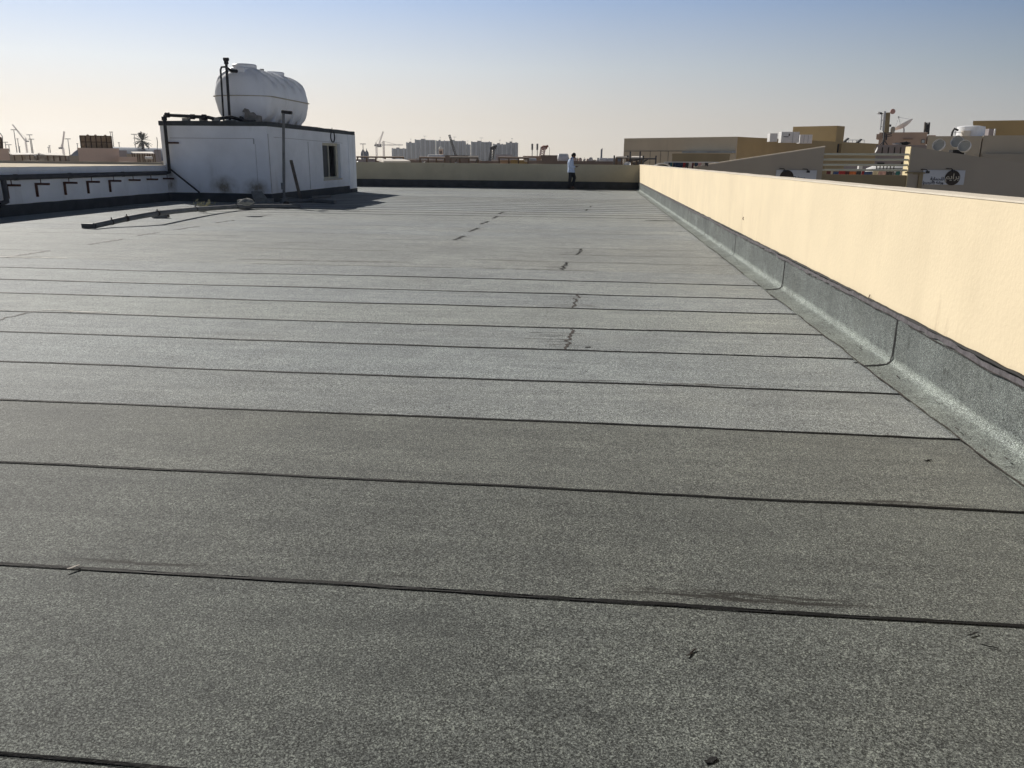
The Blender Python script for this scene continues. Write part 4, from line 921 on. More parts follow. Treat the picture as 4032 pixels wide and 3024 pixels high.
# ---- lamp masts
def lampmast(label, px, py, Y=420, head=True, m=DKSTEEL):
    a = at(px, py, Y); o = thing('lamp_mast', label, 'lamp mast', (a.x, Y, ZG), 'tall lamp masts on the skyline')
    k = Y/420; MB().tube([(a.x, Y, ZG), a], [.32*k, .16*k], 8).build('pole', m, o)
    mb = MB(); L = 1.5*k if head else .4*k; mb.box((a.x-L, Y-.3, a.z-.15*k), (a.x+L, Y+.3, a.z+.2*k)); mb.build('lamp_head', m, o)
MASTM = mat('mast_grey', (.34, .32, .32), .7, .1, 1)
for (px, py, Y, hd_, lb) in ((54, 511, 400, 1, 'tallest lamp mast with a wide head below the leaning crane jib'), (69, 547, 460, 0, 'headless thin mast just right of the tallest lamp mast'), (76, 578, 500, 0, 'shortest mast close beside the headless thin mast'),
    (116, 531, 420, 1, 'tall lamp mast just right of the leaning crane'), (123, 548, 520, 1, 'fainter lamp mast close behind the tall one right of the leaning crane'), (20, 560, 620, 1, 'faint short lamp mast near the pink block at the left edge'), (34, 570, 700, 1, 'faintest lamp mast left of the tallest one'),
    (195, 574, 480, 0, 'stubby mast left of the near-vertical crane'), (190, 580, 560, 0, 'faint stub mast just left of the stubby one'), (267, 547, 560, 1, 'lamp mast above the left slope of the grey vault'), (304, 566, 600, 0, 'little mast above the top of the grey vault'),
    (468, 562, 420, 0, 'plain mast right of the brown panel tank'), (528, 529, 420, 1, 'tall lamp mast left of the palm tower'), (584, 564, 500, 0, 'plain mast right of the palm tower'), (441, 520, 600, 0, 'thin mast behind the right end of the brown panel tank'), (434, 520, 600, 0, 'thin mast left of its twin behind the brown panel tank'),
    (1429, 567, 520, 1, 'lamp mast beside the hut, left of the steep crane')):
    lampmast(lb, px, py, Y, bool(hd_), MASTM)
for (px, lb) in ((2096, 'left one of the two pale antenna poles near the red crane'), (2116, 'right one of the two antenna poles near the red crane')):
    Y = 150; a = at(px, 566, Y); o = thing('antenna_pole', lb, 'antenna', (a.x, Y, ZG)); z2 = at(px, 590, Y).z
    MB().tube([(a.x, Y, ZG), (a.x, Y, a.z)], .07, 8).build('pole', MASTM, o); MB().tube([(a.x, Y-.05, z2), (a.x, Y-.05, a.z)], .17, 8).build('antenna', PVC, o)
# palm-shaped tower
Y = 330; a = at(560, 560, Y); o = thing('palm_tree', 'dark palm with drooping fronds standing alone left of the hut', 'palm', (a.x, Y, ZG))
zt = at(560, 556, Y).z; MB().tube([(a.x+.6, Y, ZG), (a.x+.2, Y, zt-6), (a.x, Y, zt)], [.75, .6, .5], 10).build('trunk', mat('palm_trunk', (.10, .085, .08), .9, .3, 2), o)
mb = MB(); rr = random.Random(2)
for q in range(46):
    az_ = rr.uniform(0, 2*math.pi); el = rr.uniform(-.75, 1.45); L = rr.uniform(3.2, 4.6)*(1 if el < 1 else .85); P = []
    for i in range(7):
        t = i/6; r_ = L*t; P.append(Vector((a.x+math.cos(az_)*math.cos(el)*r_, Y+math.sin(az_)*math.cos(el)*r_, zt+math.sin(el)*r_-.9*t*t*math.cos(el)+.3)))
    for i in range(6):
        d = (P[i+1]-P[i]).normalized(); s_ = d.cross(Vector((0, 0, 1)) if abs(d.z) < .95 else Vector((1, 0, 0))).normalized()
        for sg in (-1, 1):
            w1 = .62*math.sin(math.pi*(i+.7)/7.2); e1 = P[i]+s_*sg*w1+d*.35-Vector((0, 0, .25*w1)); mb.add([P[i], P[i+1], e1+d*.25, e1], [(0, 1, 2, 3)])
mb.build('crown', mat('dark_frond', (.05, .06, .045), .8, .3, 1), o)
# ---- left background
def tankpanel(label, px0, py0, px1, py1, Y, dep, nx, nz):
    a, b, d = frame(px0, px1, (py0+py1)/2, Y); z0 = fz((px0+px1)/2, py1, a, d); z1 = fz((px0+px1)/2, py0, a, d); c0 = (a+b)/2; o = thing('panel_tank', label, 'water tank', (c0.x, c0.y, z0)); W_ = (b-a).length; u = (b-a).normalized(); w_ = W_/nx; h = (z1-z0)/nz
    PM = mat('brown_panel', (.34, .24, .15), .9, .35, .45, streak=((1, 1, .3), .5, (.17, .12, .08)))
    def L3(x, t, z): p = a+u*x+d*t; return Vector((p.x, p.y, z))
    slab(MB(), a, b, d, 0, dep, z0-.3, z1).build('tank', PM, o)
    for i in range(nx):
        for j in range(nz):
            xa, za = i*w_+.05, z0+j*h+.05; xb, zb = xa+w_-.1, za+h-.1
            mb = MB(); mb.add([L3(xa, -.003, za), L3(xb, -.003, za), L3(xb, -.003, zb), L3(xa, -.003, zb), L3((xa+xb)/2, -.14, (za+zb)/2)], [(0, 1, 4), (1, 2, 4), (2, 3, 4), (3, 0, 4)]); mb.build('panel', PM, o)
    mb = MB()
    for i in range(nx+1): mb.bar(L3(i*w_, -.06, z0), L3(i*w_, -.06, z1), .07, .12)
    for j in range(nz+1): mb.bar(L3(0, -.05, z0+j*h), L3(W_, -.05, z0+j*h), .10, .07)
    mb.build('frame_rib', mat('rusty_brown', (.09, .06, .045), .9, .3, 1), o)
    for k in (.25, .5, .82): q = L3(W_*k, dep/2, z1-.02); MB().lathe([(.22, 0), (.22, .10), (.12, .14), (.10, .22), (.0, .23)], q, 'Z', 12).build('hatch', PM, o)
bldg('house_block', 'pale pink flat block carrying the brown panel tank', 305, 583, 467, 100, PALEPINK, 8)
bldg('house_block', 'pink block cut by the left edge of the photo', -60, 584, 33, 90, PALEPINK, 6)
bldg('low_annex', 'low pale pink wall right of the tank-bearing block', 467, 618, 538, 100, PALEPINK, 5)
tankpanel('brown two-tier sectional panel tank on the pale pink block', 317, 535, 440, 584, 100.6, 4, 6, 2)
tankpanel('brown panel tank cut by the left edge of the photo', -50, 540, 7, 584, 90.5, 4, 4, 2)
mb = MB(); a = at(8, 530, 91.5); b = at(11, 584, 91.5); mb.tube([(a.x-.4, 91.5, a.z-.1), (a.x-.2, 91.5, a.z+.15), (a.x, 91.5, a.z-.2), b], .05, 8); tag(mb.build('vent_pipe', PVC), 'grey swan-neck vent pipe beside the panel tank at the left edge', 'pipe')
# grey vault
Y = 300; o = thing('vault_roof_hall', 'grey-blue hall with a curved vault roof behind the panel tank', 'hall', (at(358, 600, Y).x, Y, ZG)); x0 = at(258, 600, Y).x; x1 = at(458, 600, Y).x; zt = at(358, 576, Y).z; z0 = at(300, 628, Y).z-2
P = [(x0+(x1-x0)*i/30, Y, z0+(zt-z0)*math.sin(math.pi*i/30)**.55) for i in range(31)]; MB().prism([(x0, Y, ZG)]+P+[(x1, Y, ZG)], (0, 60, 0)).build('roof', mat('blue_grey_sheet', (.19, .22, .28), .5, .1, .1), o)
mb = MB(); mb.box((x0+20, Y-1, ZG), (x1-30, Y-.02, z0-1)); mb.build('wall', VIOLET, o)
# canopies (light sheets on posts)
def canopy(label, pts, Y0, Y1, m, posts=4, th=.08, postm=None, hpost=2.6):
    """pts: left and right px,py of the front edge and of the back edge"""
    (ax, ay), (bx, by), (cx, cy), (dx, dy) = pts; A = at(ax, ay, Y0); B = at(bx, by, Y0); Cc = at(cx, cy, Y1); D = at(dx, dy, Y1)
    o = thing('canopy', label, 'canopy', (A.x, Y0, min(A.z, B.z)-hpost)); MB().prism([A, B, Cc, D], (0, 0, th)).build('roof', m, o); mb = MB()
    for k in range(posts):
        t = (k+.08)/(posts-.84); p = A.lerp(B, min(t, .98)); q = D.lerp(Cc, min(t, .98))
        for v in (p, q): mb.box((v.x-.06, v.y+.1, v.z-hpost), (v.x+.06, v.y+.22, v.z-.003))
    mb.build('post', postm or SCAFF, o); return o
bldg('store_building', 'long shabby grey brown store under pale sheet canopies at the left', 32, 612, 308, 118, GREYTAN, 6, py1=None)
canopy('sagging pale sheet canopy at far left beyond the store, the left one', ((50, 611), (146, 610), (120, 604), (32, 603)), 112, 124, SHEET, 4)
canopy('long pale sheet canopy left of the grey vault, the right one', ((182, 612), (256, 614), (226, 604), (148, 604)), 112, 124, SHEET, 4)
mb = MB(); rr = random.Random(4)
so_ = thing('stored_goods', 'jumble of pale and ochre goods stacked along the shabby store', 'goods', (at(150, 625, 116).x, 116, 0))
for q in range(26):
    px = rr.uniform(85, 250); p = at(px, rr.uniform(620, 630), 116.5+rr.random()); mb.box((p.x-rr.uniform(.2, .8), p.y, p.z-.5), (p.x+rr.uniform(.2, .8), p.y+.6, p.z+rr.uniform(.1, .4)))
mb.build('goods', mat('mixed_goods', (.40, .38, .36), .9, .5, 1.2), so_)
bldg('store_building', 'dark grey box building between the annex and the palm', 468, 592, 498, 150, VIOLET, 8)
bldg('store_building', 'small grey building left of the hut corner', 606, 589, 632, 150, VIOLET, 8)
bldg('store_building', 'long low grey building behind the palm', 498, 606, 612, 135, GREYTAN, 8)
canopy('pale flat canopy at the foot of the palm', ((524, 604), (608, 606), (600, 599), (516, 599)), 120, 134, SHEET, 5)
mb = MB(); p = at(586, 622, 100); mb.tube([(p.x-.45, 100, p.z), (p.x+.45, 100, p.z)], .16, 14); tag(mb.build('lying_tank', WHITEM, smooth=True), 'small white lying cylinder below the palm canopy', 'tank')
# neighbour roof and its grey kerb wall beyond the left parapet
nb = thing('neighbour_roof', 'sunlit beige lower roof just beyond the left parapet', 'roof', (-30, 40, ZG)); mb = MB(); mb.box((-75, 12, ZG), (-13.7, 60, .72)); mb.build('roof', mat('beige_roof', (.52, .44, .31), .9, .08, .2), nb)
mb = MB(); wallbox(mb, (-75, 60.01, ZG), (-13.7, 60.4, at(300, 635, 60).z), 60, .02); tag(mb.build('kerb_wall', GREYTAN), 'low grey kerb wall at the far side of the beige neighbour roof', 'wall')

# ---- centre background
bldg('store_building', 'low violet-brown building behind the wide sheet canopy beside the hut', 1403, 628, 1600, 150, VIOLET, 8)
bldg('long_wall_building', 'long low red-brown building below the tower row', 1590, 633, 1962, 95, REDBROWN, 8)
bldg('store_building', 'red-brown box building rising between the left towers and the canopy frames', 1750, 612, 1844, 140, REDBROWN, 8)
bldg('store_building', 'white hazy box behind the canopy frames', 1844, 613, 1883, 160, SHEET, 8)
bldg('store_building', 'grey low slab in front of the rightmost towers', 1952, 609, 2018, 420, VIOLET, 30)
bldg('roof_room', 'pinkish low room with a dark opening left of the yellow one', 1971, 631, 2013, 80, PINK, 5)
bldg('roof_room', 'yellowish low room right of the pinkish one', 2013, 630, 2081, 78, YELLOWR, 5)
bldg('store_building', 'brown block with a flat top left of the man', 2132, 611, 2203, 90, REDBROWN, 6)
bldg('store_building', 'open-fronted pale room left of the brown block', 2061, 614, 2131, 92, PINK, 6)
bldg('long_wall_building', 'long brown low building behind the man', 2082, 634, 2446, 72, REDBROWN, 6)
bldg('hall', 'blue-grey hall on the skyline right of the sail-shaped spire', 2352, 622, 2446, 420, FACADE, 20)
Y = 100; o = thing('domed_water_tower', 'small pinkish water tower with a round white cap in front of the towers', 'water tower', (at(1736, 600, 200).x, 200, ZG)); Y = 200
a = at(1728, 600, Y); b = at(1745, 600, Y); z1 = at(1736, 586, Y).z; rw = (b.x-a.x)/2; xc = (a.x+b.x)/2
MB().lathe([(rw*.92, ZG), (rw*.92, z1)], (xc, Y, 0), 'Z', 20).build('shaft', PALEPINK, o); z2 = at(1736, 577.5, Y).z
MB().lathe([(rw*1.05, z1-.1), (rw*1.08, z1), (rw*1.02, z1+(z2-z1)*.45), (rw*.7, z1+(z2-z1)*.85), (0, z2)], (xc, Y, 0), 'Z', 20).build('dome', WHITEM, o, smooth=True)
mb = MB(); 
for k in (-.45, 0, .45): mb.box((xc+k*rw-.12*rw, Y-rw*.99, z1-2.2*rw), (xc+k*rw+.12*rw, Y-rw*.80, z1-.9*rw))
mb.build('opening', VOID, o)
for q, (px, py, Y, s_) in enumerate(((1430, 600, 600, 1.8), (1444, 601, 620, 1.5))):
    p = at(px, py, Y); MB().lathe([(s_, ZG), (s_, p.z-1), (s_*.9, p.z), (s_*.5, p.z+s_*.7), (.25, p.z+s_*1.3), (.2, p.z+s_*1.9)], (p.x, Y, 0), 'Z', 14).build('dome', FACADE, thing('domed_building', ['little pointed dome just right of the hut, the left one', 'little pointed dome just right of the hut, the right one'][q], 'dome', (p.x, Y, ZG)), smooth=True)
cen = (('long dark flat canopy frame next to the hut', ((1403, 621), (1592, 623), (1590, 620), (1403, 619)), 80, 90, SCAFF, 6), ('pale sheet canopy lying low just above the far wall', ((1510, 640), (1617, 640), (1590, 632), (1483, 632)), 62, 72, SHEET, 3),
       ('dark flat canopy frame below the left towers', ((1650, 624), (1752, 625), (1752, 622), (1650, 621)), 76, 84, SCAFF, 4), ('brown flat canopy frame on splayed posts in the middle', ((1771, 624), (1884, 625), (1884, 622), (1771, 621)), 70, 78, TIMBER, 4),
       ('dark flat canopy frame left of the pink and yellow rooms', ((1962, 624), (2082, 626), (2082, 623), (1962, 621)), 74, 82, SCAFF, 4))
for lb, pts, Y0, Y1, m_, n in cen: canopy(lb, pts, Y0, Y1, m_, n, .12)
for q, (px0, px1, py) in enumerate(((1771, 1800, 648), (1775, 1795, 648))): pass
mb = MB()
for px0, px1 in ((1778, 1768), (1790, 1800), (1871, 1880)): mb.bar(at(px0, 648, 69), at(px1, 626, 69), .12)
tag(mb.build('splayed_strut', TIMBER), 'splayed struts holding up the brown canopy in the middle', 'strut')
# dishes, small tanks and clutter seen over the far wall
def dish(label, p, r, aim, m=WHITEM, stand=True, group=None, feed=True):
    aim = Vector(aim).normalized(); o = thing('satellite_dish', label, 'satellite dish', tuple(p-Vector((0, 0, r*1.2))), group); q = Vector((0, 0, 1)).rotation_difference(aim); dd = .28*r
    mb = MB(); n = 28; pr = [(0, .0), (r*.35, dd*.12), (r*.7, dd*.5), (r, dd), (r*1.0, dd-.02*r), (r*.7, dd*.5-.05*r), (r*.35, dd*.12-.05*r), (0, -.05*r)]
    vs = []; fs = []
    for (rr_, h) in pr:
        for k in range(n): a = 2*math.pi*k/n; vs.append(Vector(p)+q @ Vector((rr_*math.cos(a), rr_*math.sin(a), h)))
    for i in range(len(pr)-1):
        for k in range(n): fs.append((i*n+k, i*n+(k+1) % n, (i+1)*n+(k+1) % n, (i+1)*n+k))
    mb.add(vs, fs); mb.build('reflector', m, o, smooth=True)
    f_ = Vector(p)+aim*r*1.05; mb = MB()
    for k in (0, 2.1, 4.2)*feed: mb.bar(Vector(p)+q @ Vector((r*.95*math.cos(k), r*.95*math.sin(k), dd)), f_, .03*max(.5, r))
    if feed: mb.tube([f_-aim*.08*r, f_+aim*.08*r], .07*r, 8); mb.build('feed_arm', STEEL, o)
    if stand: MB().tube([Vector(p)-aim*.03*r, Vector(p)-aim*.15*r-Vector((0, 0, .2*r)), Vector(p)-aim*.15*r-Vector((0, 0, 1.3*r))], .06*r, 8).build('mast', STEEL, o)
    return o
dish('white dish bowl peeping over the far wall left of the pale sheet canopy', at(1405, 639, 55), .13, (-.3, -.3, .8))
dish('white dish peeping over the far wall below the left towers', at(1670, 643, 55), .15, (-.7, .1, .7))
dish('small white dish peeping over the far wall under the brown canopy', at(1794, 644, 55), .12, (.7, .1, .7))
dish('white dish standing just behind the far right end of the far wall', at(2470, 649, 48), .20, (-.1, -.6, .75))
def lyingtank(label, px, py, Y, r, L, m=WHITEM):
    p = at(px, py, Y); mb = MB(); mb.lathe([(0, -L/2-r*.4), (r*.7, -L/2-r*.25), (r, -L/2), (r, L/2), (r*.7, L/2+r*.25), (0, L/2+r*.4)], p, 'X', 18); o = mb.build('lying_tank', m, smooth=True, loc=tuple(p)); tag(o, label, 'tank')
lyingtank('big white lying tank between the brown block and the man', 2217, 623, 78, .43, .75)
lyingtank('white lying tank beside the foot of the small domed water tower', 1717, 619, 100, .32, 1.8)
lyingtank('small white lying tank far right on the long brown building, left of its neighbour', 2374, 630, 74, .17, .6)
lyingtank('small white lying tank left of the scaffold poles', 2405, 630, 74, .17, .6)
lyingtank('smallest white lying tank beside the scaffold poles', 2420, 630.5, 74, .15, .35)
lyingtank('white lying tank on the yellowish room', 2088, 630, 76, .17, 1.0)
rr = random.Random(8)
for q, px in enumerate((2256, 2262, 2268, 2284, 2300, 2314, 2325)):
    p = at(px, 630, 74.5); r = rr.uniform(.10, .20); h = r*1.6
    o = MB().lathe([(r, 0), (r*1.02, h*.5), (r*.8, h*.8), (r*.3, h), (0, h)], (p.x, p.y, at(px, 633.5, 74.5).z), 'Z', 16).build('upright_tank', [SHEET, PALEPINK][q % 2], smooth=True, loc=(p.x, p.y, p.z))
    tag(o, ['first', 'second', 'third', 'fourth', 'fifth', 'sixth', 'last'][q]+' small upright tank counting right from the man on the long brown building', 'tank', 'small upright tanks right of the man')
# row of dark trees
def tree(label, px, py, Y, wpx):
    a = at(px, py, Y); r = wpx/3320*Y/2; o = thing('tree', label, 'tree', (a.x, Y, ZG), 'dark trees on the skyline right of the man'); rr = random.Random(int(px*7))
    MB().tube([(a.x, Y, ZG), (a.x+.1, Y, a.z-r)], [.35, .2], 8).build('trunk', TIMBER, o); mb = MB(); hgt = (a.z-ZG)*.5
    for q in range(260):
        u = rr.random(); th = rr.uniform(0, 2*math.pi); k = rr.random()**.5; rad = r*(math.sin(math.pi*min(.98, u*.9+.12))**.7)*(1+.35*math.sin(u*17+px))*k
        c = Vector((a.x+rad*math.cos(th), Y+rad*math.sin(th), a.z-hgt*(1-u))); s_ = r*.16
        v = [c+Vector((rr.uniform(-s_, s_), rr.uniform(-s_, s_), rr.uniform(-s_, s_))) for _ in range(4)]; mb.add(v, [(0, 1, 2), (0, 2, 3)])
    mb.build('crown', mat('dark_foliage', (.035, .042, .03), .8, .3, 1), o)
for px, py, wp, lb in ((2237, 613, 14, 'dark tree half hidden behind the man'), (2259, 619, 9, 'first dark tree right of the man'), (2266, 616, 11, 'second dark tree right of the man'), (2273, 618, 10, 'third dark tree right of the man'), (2286, 622, 9, 'small dark tree in the gap between the two tree clumps'),
                       (2301, 619, 12, 'roundest dark tree in the middle of the row'), (2314, 624, 8, 'low dark tree right of the roundest one'), (2327, 619, 8, 'slim dark tree near the right end of the row'), (2333, 623, 11, 'bushy dark tree second from the right end'), (2341, 625, 8, 'last low dark tree at the right end of the row')):
    tree(lb, px, py, 210, wp)
Y = 700; a = at(2364, 629, Y); b = at(2371, 629, Y); z1 = at(2371, 582, Y).z; z2 = at(2365, 590, Y).z
o = thing('spire_tower', 'slim grey tower with a slanted top on the skyline', 'tower', (a.x, Y, ZG)); MB().prism([(a.x, Y, ZG), (b.x, Y, ZG), (b.x, Y, z1), (a.x, Y, z2)], (0, 6, 0)).build('shaft', FACADE, o)
# scaffold and timber canopies right of centre
sf = thing('scaffold', 'brown pole scaffold standing left of the big tan building', 'scaffold', (at(2500, 640, 60).x, 60, -2))
mb = MB()
for px, py0, py1 in ((2419, 612, 648), (2472, 612, 650), (2482, 597, 650), (2521, 597, 650), (2533, 613, 650), (2583, 613, 650)):
    a = at(px, py0, 60); b = at(px, py1+8, 60); mb.tube([(a.x, 60, a.z), (a.x, 60, b.z-1.5)], .055, 8)
mb.build('pole', DKSTEEL, sf); mb = MB(); a = at(2478, 626, 60); b = at(2584, 625, 60); mb.tube([a, b], .05, 8); a = at(2472, 636, 60); b = at(2522, 628, 60); mb.tube([a, b], .04, 8); mb.build('rail', DKSTEEL, sf)
canopy('brown timber canopy roof beside the scaffold', ((2424, 624), (2476, 626), (2470, 619), (2428, 620)), 58, 66, TIMBER, 3)
canopy('white sheet canopy between the scaffold poles', ((2484, 623), (2530, 624), (2528, 619), (2488, 619)), 61, 66, SHEET, 3)
mb = MB(); p = at(2490, 640, 63); mb.prism([p, p+Vector((1.2, 0, .25)), p+Vector((.7, 0, -.1)), p+Vector((.1, 0, -.25))], (0, .3, 0)); tag(mb.build('fallen_sheet', DKSTEEL), 'dark crumpled sheet hanging on the scaffold', 'sheet')
# pale arch (canvas) and laundry behind the right wall
Y = 50; o = thing('arched_cover', 'low arched grey cover with a white rim behind the corner of the walls', 'cover', at(2605, 650, Y)); a = at(2574, 658, Y); b = at(2640, 658, Y); z1 = at(2600, 644, Y).z
P = [(a.x+(b.x-a.x)*i/16, Y, a.z+(z1-a.z)*math.sin(math.pi*i/16)**.6) for i in range(17)]; MB().tube(P, .04, 8).build('rim', WHITEM, o); MB().prism([Vector(p)+Vector((0, .05, -.04)) for p in P]+[(b.x, Y+.05, a.z-1), (a.x, Y+.05, a.z-1)], (0, 2.5, 0)).build('cover', DKSTEEL, o)
lf = thing('laundry_line', 'thin pale frame with lines for washing behind the right wall', 'washing line', at(2700, 650, 56)); mb = MB(); Y = 52
a = at(2617, 638, Y); b = at(2830, 639, Y); mb.bar(a, b, .05); mb.bar(a, a-Vector((0, 0, 1.6)), .05); mb.bar((a.x, Y+1, a.z), (b.x, Y+1, b.z), .02); mb.build('frame', WHITEM, lf)
CL = [('dark_grey_cloth', (.05, .05, .06)), ('teal_cloth', (.03, .14, .17)), ('navy_cloth', (.025, .04, .08)), ('red_cloth', (.30, .04, .05)), ('pale_cloth', (.48, .46, .46)), ('maroon_cloth', (.10, .03, .04)), ('pink_cloth', (.42, .28, .30)), ('orange_cloth', (.45, .14, .06)), ('blue_cloth', (.05, .08, .20)), ('cream_cloth', (.55, .50, .42))]
CM = [mat(n, c, .9, .2, 6) for n, c in CL]
def cloth(label, px0, px1, py0, py1, Y, m, seed):
    a = at(px0, py0, Y); b = at(px1, py0, Y); z1 = at(px0, py1, Y).z; n = 8; vs = []; fs = []; rr = random.Random(seed)
    for j in range(5):
        for i in range(n+1):
            t = i/n; vs.append((a.x+(b.x-a.x)*t, Y+.06*math.sin(t*9+seed)*(j/4)+.02*j, a.z+(z1-a.z)*j/4*(1-.12*math.sin(t*5+seed))))
    for j in range(4):
        for i in range(n): fs.append((j*(n+1)+i, j*(n+1)+i+1, (j+1)*(n+1)+i+1, (j+1)*(n+1)+i))
    k = len(vs); vs += [(x, y+.02, z) for x, y, z in vs]; fs += [tuple(q+k for q in f)[::-1] for f in fs]
    mb = MB(); mb.add(vs, fs); o = mb.build('hanging_cloth', m, smooth=True, loc=tuple(a)); tag(o, label, 'laundry', 'washing hung out on the neighbouring roofs')
lc = [(2620, 2632, 4, 'pale cloth at the left end of the low washing line'), (2632, 2640, 0, 'dark grey cloth second on the low washing line'), (2640, 2648, 1, 'teal cloth on the low washing line'), (2651, 2672, 2, 'wide navy cloth right of the teal one'), (2672, 2690, 2, 'second navy cloth left of the red one'), (2690, 2700, 3, 'red cloth on the low washing line'),
      (2700, 2712, 0, 'dark grey cloth just right of the red cloth'), (2713, 2725, 4, 'pale grey cloth in the middle of the low washing line'), (2725, 2732, 5, 'maroon cloth right of the pale grey one'), (2736, 2749, 2, 'round navy bundle on the low washing line'), (2750, 2762, 6, 'pink cloth near the slope of the gable'), (2763, 2775, 4, 'pale cloth close to the slope of the gable'), (2776, 2790, 0, 'last dark cloth before the slope of the gable')]
for q, (a0, a1, c, lb) in enumerate(lc): cloth(lb, a0, a1, 640, 662 if a0 < 2735 else 654, Y+.2+.05*(q % 3), CM[c], q)

# ---- the gabled building with signs
GY = 55.0
gb = thing('gabled_building', 'grey tan building with two sloping gable walls joined by four pale rails', 'building', (at(3400, 700, GY).x, GY, ZG))
a = at(2500, 693, GY); b = at(3248, 579, GY); c = at(3248, 720, GY); zR = at(3400, 745, GY).z-1.2
MB().prism([(a.x, GY, a.z), (b.x, GY, b.z), (b.x, GY, ZG), (a.x, GY, ZG)], (0, .3, 0)).build('gable_wall', GREYTAN, gb)
d = (b-a).normalized(); mb = MB(); mb.bar(Vector((a.x, GY+.15, a.z+.03)), Vector((b.x+.02, GY+.15, b.z+.03)), .36, .06); mb.build('coping', COPE, gb)
a2 = at(3590, 577, GY); b2 = at(3649, 586, GY); c2 = at(4120, 657, GY)
MB().prism([(a2.x, GY, a2.z), (b2.x, GY, b2.z), (c2.x, GY, c2.z), (c2.x, GY, ZG), (a2.x, GY, ZG)], (0, .85, 0)).build('gable_wall', GREYTAN, gb)
mb = MB(); mb.box((a2.x-.05, GY-.02, ZG), (a2.x-.002, GY+.86, a2.z)); mb.build('wall_end', LITEND, gb)  # sun on the wall's end face, put into a paler colour
z1 = at(3400, 688, GY).z; MB().box((b.x+.003, GY+.05, ZG), (a2.x-.053, GY+.28, z1)).build('balustrade_wall', OLIVE, gb)
for q, py in enumerate((607.5, 628.5, 649.5, 669.5)):
    p0 = at(3254, py-.5, GY+.1); p1 = at(3578, py+1, GY+.1); MB().tube([(b.x-.05, GY+.12, p0.z), (a2.x-.04, GY+.12, p1.z)], .065, 10).build('rail', mat('pale_green_rail', (.55, .56, .48), .6, .08, 1), gb)
z2 = zR-.2; MB().box((a.x-3, GY+.9, ZG), (c2.x, GY+16, z2)).build('roof', mat('dusty_roof', (.34, .30, .24), .9, .15, .4), gb)
# downpipe at the second sign
mb = MB(); p = at(3596, 683, GY-.06); q = at(3628, 684, GY-.06); mb.bar(p, q, .08, .10); mb.box((q.x-.14, GY-.12, ZG), (q.x+.10, GY-.003, q.z)); mb.build('downpipe', OLIVE, gb)
p = at(3585, 680, GY-.1); MB().box((a2.x-.2, GY-.1, p.z-.05), (a2.x+1.0, GY-.004, p.z+.04)).build('ledge', OLIVE, gb)
def text(s_, size, m, parent, p, depth=.012, align='CENTER'):
    cu = bpy.data.curves.new('lettering', 'FONT'); cu.body = s_; cu.size = size; cu.extrude = depth; cu.align_x = align; cu.offset = size*.012
    o = bpy.data.objects.new('lettering', cu); COL.objects.link(o); bpy.context.view_layer.update(); me = bpy.data.meshes.new_from_object(o.evaluated_get(bpy.context.evaluated_depsgraph_get()))
    bpy.data.objects.remove(o); me.transform(Matrix.Rotation(R(90), 4, 'X')); me.materials.clear(); me.materials.append(m); o = bpy.data.objects.new('lettering', me); COL.objects.link(o); o.parent = parent; o.location = p; return o
def sign(label, px0, px1, py0, py1, disc_px, disc_py, disc_r, arabic):
    x0, x1, z0, z1 = rect(px0, py0, px1, py1, GY-.08); o = thing('wall_sign', label, 'sign', ((x0+x1)/2, GY-.06, z0), 'white signs on the gable walls'); L = Vector(o.location)
    MB().box((x0, GY-.08, z0), (x1, GY-.004, z1)).build('board', SIGNW, o); c = at(disc_px, disc_py, GY-.09); r = disc_r/3320*GY
    MB().lathe([(r, 0), (r, .02), (0, .021)], (c.x, GY-.105, c.z), 'Y', 40).build('disc', SIGND, o)
    if arabic:
        text('\uFEE2\uFEF3\uFE8D\uFEAE\uFE91', r*1.05, SIGNL, o, Vector((c.x, GY-.12, c.z-r*.18))-L)
        text('\uFE94\uFEF3\uFE8E\uFEE4\uFEA4\uFEE0\uFEDF', r*.62, SIGNB, o, Vector((c.x-r*2.0, GY-.09, c.z-r*.36))-L)
        text('(\uFEE2\uFEF4\uFEE3\uFEAE\uFE98\uFEDF\uFE8D) \uFE94\uFEB7\uFEAD\uFEED', r*.48, SIGNB, o, Vector((c.x-r*2.45, GY-.09, c.z-r*.80))-L)
    else: text('Prime', r*.75, SIGNB, o, Vector((c.x+r*1.85, GY-.09, c.z-r*.40))-L)
    return o
sign('white sign board whose dark disc is at its left, half hidden by the right wall', 3055, 3214, 670, 727, 3097, 697, 26, False)
sign('white sign board with Arabic lettering on a dark disc at its right', 3632, 3798, 670, 727, 3750, 700, 27.5, True)
for px, py, lb in ((3091, 668, 'black lamp over the disc of the half hidden sign'), (3183, 670, 'black lamp at the right end of the half hidden sign'), (3654, 672, 'black lamp at the left end of the Arabic sign'), (3753, 668, 'black lamp over the disc of the Arabic sign')):
    p = at(px, py, GY-.45); o = thing('spot_lamp', lb, 'lamp', tuple(p), 'black lamps over the wall signs'); mb = MB(); mb.tube([(p.x-.25, GY-.01, p.z+.07), (p.x-.05, GY-.3, p.z+.06), (p.x, GY-.42, p.z-.02)], .025, 6); mb.build('arm', BLACKPIPE, o)
    MB().box((p.x-.09, GY-.52, p.z-.16), (p.x+.09, GY-.36, p.z-.02)).build('housing', BLACKPIPE, o, bevel=.01)
